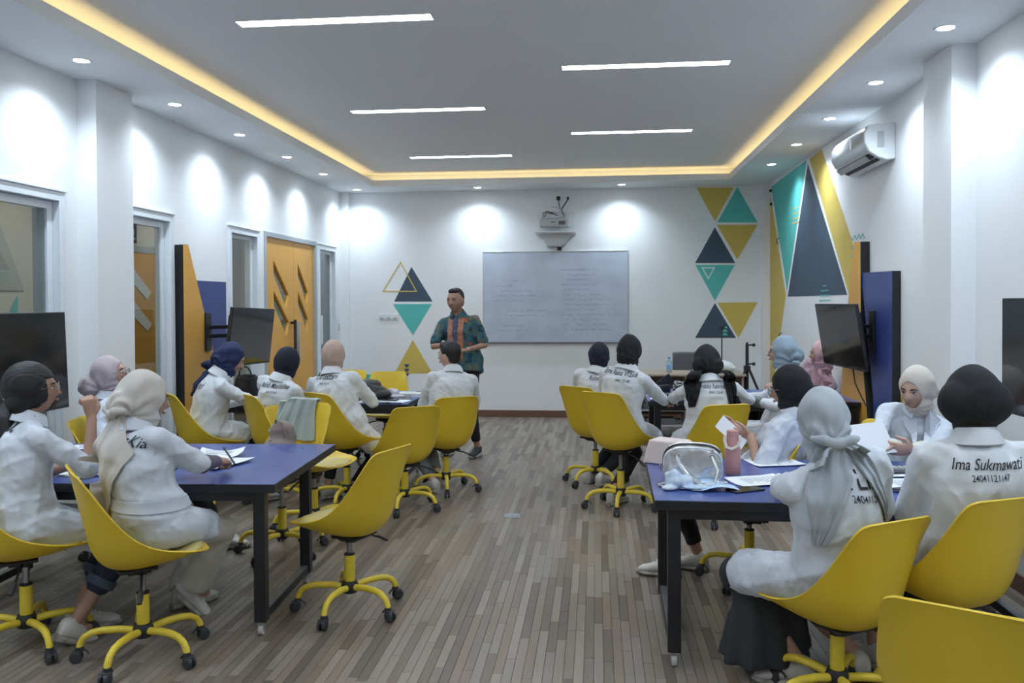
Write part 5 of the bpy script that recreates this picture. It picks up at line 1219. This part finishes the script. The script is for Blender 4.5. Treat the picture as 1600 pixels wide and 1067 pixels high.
for i in range(14):
    for j in range(4): b.box((-.163 + i * .025, -.045 + j * .03, .018), (.019, .023, .006))
o = b.build('keys', M['greyp'], e); o['kind'] = 'stuff'
flat_paper(.62, 7.38, 85, 'white paper under the hand of the tall black headscarf woman', .21, .30)
e = empty('ink_bottle', (.735, 7.27, Z), 0, 'small blue bottle at the near edge of the back right table', 'bottle'); MB().lathe([(0, 0), (.022, 0), (.024, .005), (.024, .05), (.015, .06)]).build('body', M['blue'], e); MB().lathe([(0, .058), (.017, .058), (.017, .075), (0, .076)]).build('cap', M['inkb'], e)
e = empty('drink_cup', (2.02, 7.95, Z), 0, 'small clear cup on the back right table under the television', 'cup'); MB().lathe([(0, 0), (.026, 0), (.034, .07), (.032, .07), (.025, .004), (0, .004)]).build('cup', M['bottlew'], e)
# front right table
e = empty('pink_box', (.40, 4.42, Z), R(-30), 'pale pink boxy case lying at the far left corner of the front right table', 'box')
b = MB(); b.prism([(-.16, -.045, 0), (.12, -.055, 0), (.135, -.05, .085), (.05, -.04, .125), (-.125, -.035, .125)], (0, .13, 0)); b.build('body', M['pinkbox'], e, bevel=.008)
MB().prism([(.052, -.046, .122), (.13, -.056, .088), (.235, -.03, .05), (.17, -.0, .075)], (.0, .12, 0)).build('flap', M['pinkbox'], e, bevel=.003)
e = empty('silver_handbag', (.452, 3.995, Z), R(-8), 'shiny silver rounded handbag with twin handles on the front right table', 'bag', 'bags')
def sq(a, n): return math.copysign(abs(a) ** (2 / n), a)
b = MB(); rs = []
for yy, k_ in [(-.068, .90), (-.062, .97), (-.05, 1), (.05, 1), (.062, .97), (.068, .90)]:
    rs.append([V((.135 * k_ * sq(math.cos(q), 3.2) * (1 - .05 * max(0, math.sin(q))), yy, .090 + .086 * k_ * sq(math.sin(q), 3.2))) for q in [2 * math.pi * j / 40 for j in range(40)]])
b.rings(rs); me = remesh(b, .005, 3); wrinkle(me, .004, 3, .07); mk('body', me, M['silver'], e)
for yy in (-.070, .066): MB().tube([V((.132 * sq(math.cos(q), 3.2) * (1 - .05 * max(0, math.sin(q))), yy, .090 + .084 * sq(math.sin(q), 3.2))) for q in [2 * math.pi * j / 40 for j in range(41)]], .0045, 8).build('piping', M['silver'], e)
MB().tube([V((.137 * sq(math.cos(q), 3.2) * (1 - .05 * max(0, math.sin(q))), -.0, .090 + .088 * sq(math.sin(q), 3.2))) for q in [math.pi * (.15 + .9 * j / 24) for j in range(25)]], .005, 8, flat=1).build('zip', M['blackp'], e)
for nm, yy in (('front_handle', -.085), ('rear_handle', -.05)):
    b = MB(); b.tube([(-.072, -.072, .135), (-.060, yy - .015, .10), (-.01, yy - .05, .045), (.05, yy - .075, .022), (.10, yy - .06, .03), (.115, yy - .03, .08), (.088, -.074, .135)], .0072, 10); b.build('handle', M['silver'], e)
for x_ in (-.072, .088):
    t_ = MB().box((x_, -.072, .150), (.020, .006, .045)).build('handle_tab', M['silver'], e, bevel=.003); MB().tube([V((x_ + .011 * math.cos(q), -.078, .135 + .011 * math.sin(q))) for q in [2 * math.pi * j / 14 for j in range(15)]], .0022, 6).build('ring', M['chrome'], t_)
MB().tube([V((-.135 + .016 * math.cos(q) * (1 + .3 * math.sin(q)), -.055, .075 + .016 * math.sin(q))) for q in [2 * math.pi * j / 16 for j in range(17)]], .0028, 6).build('heart_charm', M['chrome'], e)
MB().tube([V((.0 + .150 * math.cos(q), -.12 + .055 * math.sin(q), .008 + .022 * max(0, math.cos(q)))) for q in [2 * math.pi * j / 36 for j in range(37)]], .0055, 8).build('long_strap', M['silver'], e)
e = empty('mask_bundle', (.395, 3.86, Z), R(10), 'crumpled white and blue plastic bag of masks in front of the silver handbag', 'plastic bag')
b = MB(); b.ell((-.02, .0, .03), (.07, .045, .035)).ell((.06, -.03, .014), (.08, .05, .014)).ell((-.045, .01, .06), (.04, .03, .028)).ell((-.075, -.03, .012), (.04, .03, .012)); mk('bag', soft(b, .0055, 1, .012, 7, .045), M['mask'], e)
def mask(x, y, rz, z, label):
    o = sheet(lambda u, v_: V(((u - .5) * .17, (v_ - .5) * .09, .004 + .016 * math.sin(u * math.pi) * (1 + .3 * math.sin(v_ * 25)) + .002 * math.sin(v_ * 40))), 10, 12, .002).build('face_mask', mat('mask', (.35, .55, .80), .7, col2=(.60, .70, .82)), smooth=1.3)
    o.location = (x, y, z); o.rotation_euler = (0, 0, R(rz)); tag(o, label, 'mask', 'face masks'); MB().tube([(-.085, -.03, .004), (-.12, -.02, .003), (-.125, .02, .003), (-.085, .03, .004)], .0015, 5).build('ear_loop', M['whitep'], o)
mask(.545, 3.83, 8, Z + .004, 'blue face mask lying inside the loop of the handbag strap'); mask(.50, 3.88, -14, Z + .010, 'pale blue face mask lying partly under the silver handbag')
e = empty('pink_bottle', (.668, 4.205, Z), 0, 'dusty pink drink bottle with a greige carrying strap', 'bottle')
MB().lathe([(0, 0), (.036, 0), (.0385, .004), (.0385, .118), (.0375, .124), (.036, .13), (.029, .175), (.0275, .19), (0, .19)], n=32).build('body', M['pinkb'], e)
MB().lathe([(.0388, .119), (.0391, .121), (.0388, .123)], n=32).build('seam', M['pinkb'], e)
MB().lathe([(0, .188), (.0285, .188), (.029, .192), (.029, .21), (.0275, .214), (0, .215)], n=32).build('lid', M['pinkb'], e)
MB().tube([(.03, -.004, .190), (.032, -.03, .175), (.018, -.042, .145), (-.012, -.046, .130), (-.036, -.036, .138), (-.040, -.012, .165), (-.034, .004, .188)], .0085, 10, flat=.35, up=(0, 1, 0)).build('strap', M['strapg'], e)
flat_paper(.76, 4.02, -72, 'white paper on the front right table between the pink bottle and a phone', .20, .26, curl=.01)
flat_paper(.93, 4.50, -76, 'white paper at the far side of the front right table', .20, .26)
flat_paper(1.46, 4.28, -80, 'white paper under the calculator', .21, .30); flat_paper(1.42, 4.02, -84, 'white paper between the calculator and the near phone', .20, .20)
phone(.665, 3.835, -62, 'black phone beside the silver handbag'); phone(1.40, 3.90, -66, 'black phone between the grey and the big black headscarf')
pen(1.27, 3.86, 70, 'blue pen beside the right phone on the front right table', 'inkb')
e = empty('calculator', (1.45, 4.30, Z + .008), R(-4), 'grey desk calculator on papers in front of the cream headscarf woman', 'calculator')
MB().prism([(-.085, -.055, 0), (.085, -.055, 0), (.085, .055, 0), (-.085, .055, 0)], (0, 0, .018)).build('body', M['greyp'], e, bevel=.004); b = MB()
for i in range(6):
    for j in range(3): b.box((-.065 + i * .026, -.035 + j * .022, .020), (.019, .015, .005))
o = b.build('keys', M['lgreyp'], e); o['kind'] = 'stuff'
MB().box((0, .042, .019), (.12, .016, .002)).build('display', M['screen'], e)
# sheet held by the woman in cream, booklet held by the woman in round glasses
q0 = V((1.35, 4.50, .765)); q1 = V((1.575, 4.58, .78))
def sf_(u, v_): p = q0.lerp(q1, u); return p + V((-.05 * v_ * (1) + .0, .08 * v_ + .012 * math.sin(u * 3), .150 * v_))
o = sheet(sf_, 10, 8, .0008).build('held_sheet', M['paper'], smooth=1.3); tag(o, 'white sheet held up by the woman in the cream headscarf', 'paper', 'papers')
e = empty('booklet', (.745, 4.66, .86), 0, 'small open white booklet in the hands of the woman in round glasses', 'booklet')
def pg(s):
    return lambda u, v_: V((.085 * u * s * .75, -.03 * u * s + .015 * math.sin(u * 2), -.075 * u * s * .8)) + V((.075 * v_ * .65, .02 * v_, .095 * v_ * .62)) + V((-.03, 0, -.03))
for s in (-1, 1): sheet(pg(s), 6, 6, .002).build('page', M['paper'], e, smooth=1.2)
rod(0, V((.80, 4.70, .885)), V((.97, 4.74, .90)), .0045, M['strapg'], 'pale pencil held over the booklet', 'pencil', 'pencil')
# ------------------------------------------------------------------ desk at the back with stands
e = empty('teacher_desk', (1.10, 10.15, 0), 0, 'light wooden desk against the back wall, right of the whiteboard', 'desk')
MB().bx((-.62, -.30, .71), (.62, .30, .735)).build('desktop', M['wood'], e, bevel=.003)
for x_ in (-.585, .0, .585): MB().bx((x_ - .012 - (.06 if x_ == 0 else 0), -.27, 0), (x_ + .012, .27, .71)).build('side_panel', M['wood'], e, bevel=.002)
MB().bx((-.57, .24, .20), (.57, .255, .71)).build('back_panel', M['wood'], e); MB().bx((-.57, -.25, .30), (-.07, .22, .315)).build('shelf', M['lgreyp'], e); MB().bx((-.57, -.25, .12), (-.07, .22, .135)).build('shelf', M['lgreyp'], e)
for i, (x_, y_, z_, d_, m, lb) in enumerate([(-.45, -.1, .315, (.2, .2, .06), 'greyp', 'grey device on the upper shelf of the back desk'), (-.22, -.1, .315, (.16, .2, .035), 'blackp', 'black device on the upper shelf of the back desk'), (-.35, -.1, .135, (.34, .24, .07), 'greyp', 'wide grey device on the lower shelf of the back desk')]):
    o = MB().box((0, 0, d_[2] / 2), d_).build('storage_device', M[m], bevel=.006); o.location = (1.10 + x_, 10.15 + y_, z_); tag(o, lb, 'device', 'devices in the back desk')
e = empty('water_bottle', (.86, 10.02, .735), 0, 'clear plastic water bottle on the back desk', 'bottle'); MB().lathe([(0, 0), (.030, 0), (.032, .01), (.032, .13), (.014, .165), (.014, .175), (0, .175)]).build('body', M['bottlew'], e); MB().lathe([(0, .172), (.016, .172), (.016, .19), (0, .19)]).build('cap', mat('blue cap', (.08, .25, .6), .4), e)
MB().lathe([(.0325, .05), (.033, .052), (.033, .10), (.0325, .102)]).build('label_band', mat('blue band', (.25, .45, .75), .5), e)
e = empty('grey_office_chair', (1.15, 10.75, 0), R(180), 'dark grey office chair behind the back desk', 'chair')
MB().box((0, -.20, .78), (.34, .05, .30)).build('backrest', M['greyp'], e, bevel=.02); MB().box((0, 0, .50), (.46, .44, .07)).build('seat', M['greyp'], e, bevel=.02); MB().box((0, -.23, .60), (.06, .03, .20)).build('back_bar', M['blackp'], e); MB().cyl((0, 0, .1), (0, 0, .47), .025).build('gas_lift', M['blackp'], e)
for k in range(5):
    a = 2 * math.pi * k / 5; l = MB().tube([(0, 0, .11), (.28 * math.cos(a), .28 * math.sin(a), .07)], [.022, .015], 8).build('leg', M['blackp'], e); MB().ell((.28 * math.cos(a), .28 * math.sin(a), .027), (.027, .027, .027)).build('caster', M['caster'], l)
e = empty('flat_case', (1.30, 10.05, .735), R(8), 'rounded dark grey case lying on the back desk', 'case'); b = MB(); b.rings([[V((w_ * math.cos(q), w_ * .62 * math.sin(q), z_)) for q in [2 * math.pi * j / 28 for j in range(28)]] for z_, w_ in [(0, .18), (.012, .20), (.035, .195), (.048, .16), (.052, .06)]]); b.build('body', M['greyp'], e)
e = empty('white_helmet_case', (1.48, 10.18, .735), 0, 'pale white rounded bag on the back desk behind the two tails headscarf', 'bag', 'bags'); mk('body', soft(MB().ell((0, 0, .07), (.15, .10, .075)).ell((.05, 0, .05), (.13, .09, .05)), .01, 2, .006, 2), M['whitep'], e)
def stand(x, y, hgt, hub, spread, rad, label, head):
    e = empty('light_stand', (x, y, 0), 0, label, 'stand', 'black stands at the back')
    MB().cyl((0, 0, .18), (0, 0, hub + .28), rad).build('column', M['blackp'], e); MB().cyl((0, 0, hub + .2), (0, 0, hgt), rad * .72).build('upper_tube', M['blackp'], e)
    MB().cyl((0, 0, hub - .03), (0, 0, hub + .03), rad * 2.1).build('leg_collar', M['blackp'], e)
    for k in range(3):
        a = R(95 + 120 * k); l = MB().tube([(rad * math.cos(a), rad * math.sin(a), hub), (spread * math.cos(a), spread * math.sin(a), .02)], [rad * .8, rad * .7], 8).build('leg', M['blackp'], e); MB().ell((spread * math.cos(a), spread * math.sin(a), .016), (.022, .022, .016)).build('rubber_foot', M['caster'], l)
        MB().tube([(0, 0, .2), (spread * .5 * math.cos(a), spread * .5 * math.sin(a), hub * .5)], rad * .4, 6).build('brace', M['blackp'], e)
    for z_ in (hub + .27, hub + .05): MB().cyl((0, 0, z_), (rad * 4, 0, z_), rad * .5).ell((rad * 4, 0, z_), (rad * 1.1,) * 3).build('knob', M['blackp'], e)
    if head: MB().box((0, 0, hgt + .02), (.07, .03, .03)).cyl((0, -.02, hgt), (0, .02, hgt), .02).box((.035, 0, hgt + .045), (.03, .03, .02)).build('clamp_head', M['blackp'], e, bevel=.003)
stand(1.575, 10.75, 1.23, .38, .30, .011, 'thin black light stand with a clamp in front of the slate triangle', True)
stand(1.745, 9.95, 1.10, .80, .36, .019, 'thick black tripod speaker stand right of the thin light stand', False)
tag(empty('desk_cables', (1.62, 9.5, 0), 0), 'tangle of cables on the floor beside the back desk', 'cables'); e = bpy.data.objects['desk_cables']
for i in range(9):
    pts = [V((random.uniform(-.3, .35), random.uniform(-.25, .25), .0))]
    for j in range(12): pts.append(pts[-1] + V((random.uniform(-.12, .12), random.uniform(-.12, .12), 0)))
    pts = [V((max(-.35, min(.4, p.x)), max(-.3, min(.25, p.y)), .015 + .18 * abs(math.sin(k_ * .7 + i)) * (1 if 2 < k_ < 10 else .1))) for k_, p in enumerate(pts)]
    MB().tube(pts, .007, 6).build('cable', M['cable'] if i % 3 else M['cablew'], e)
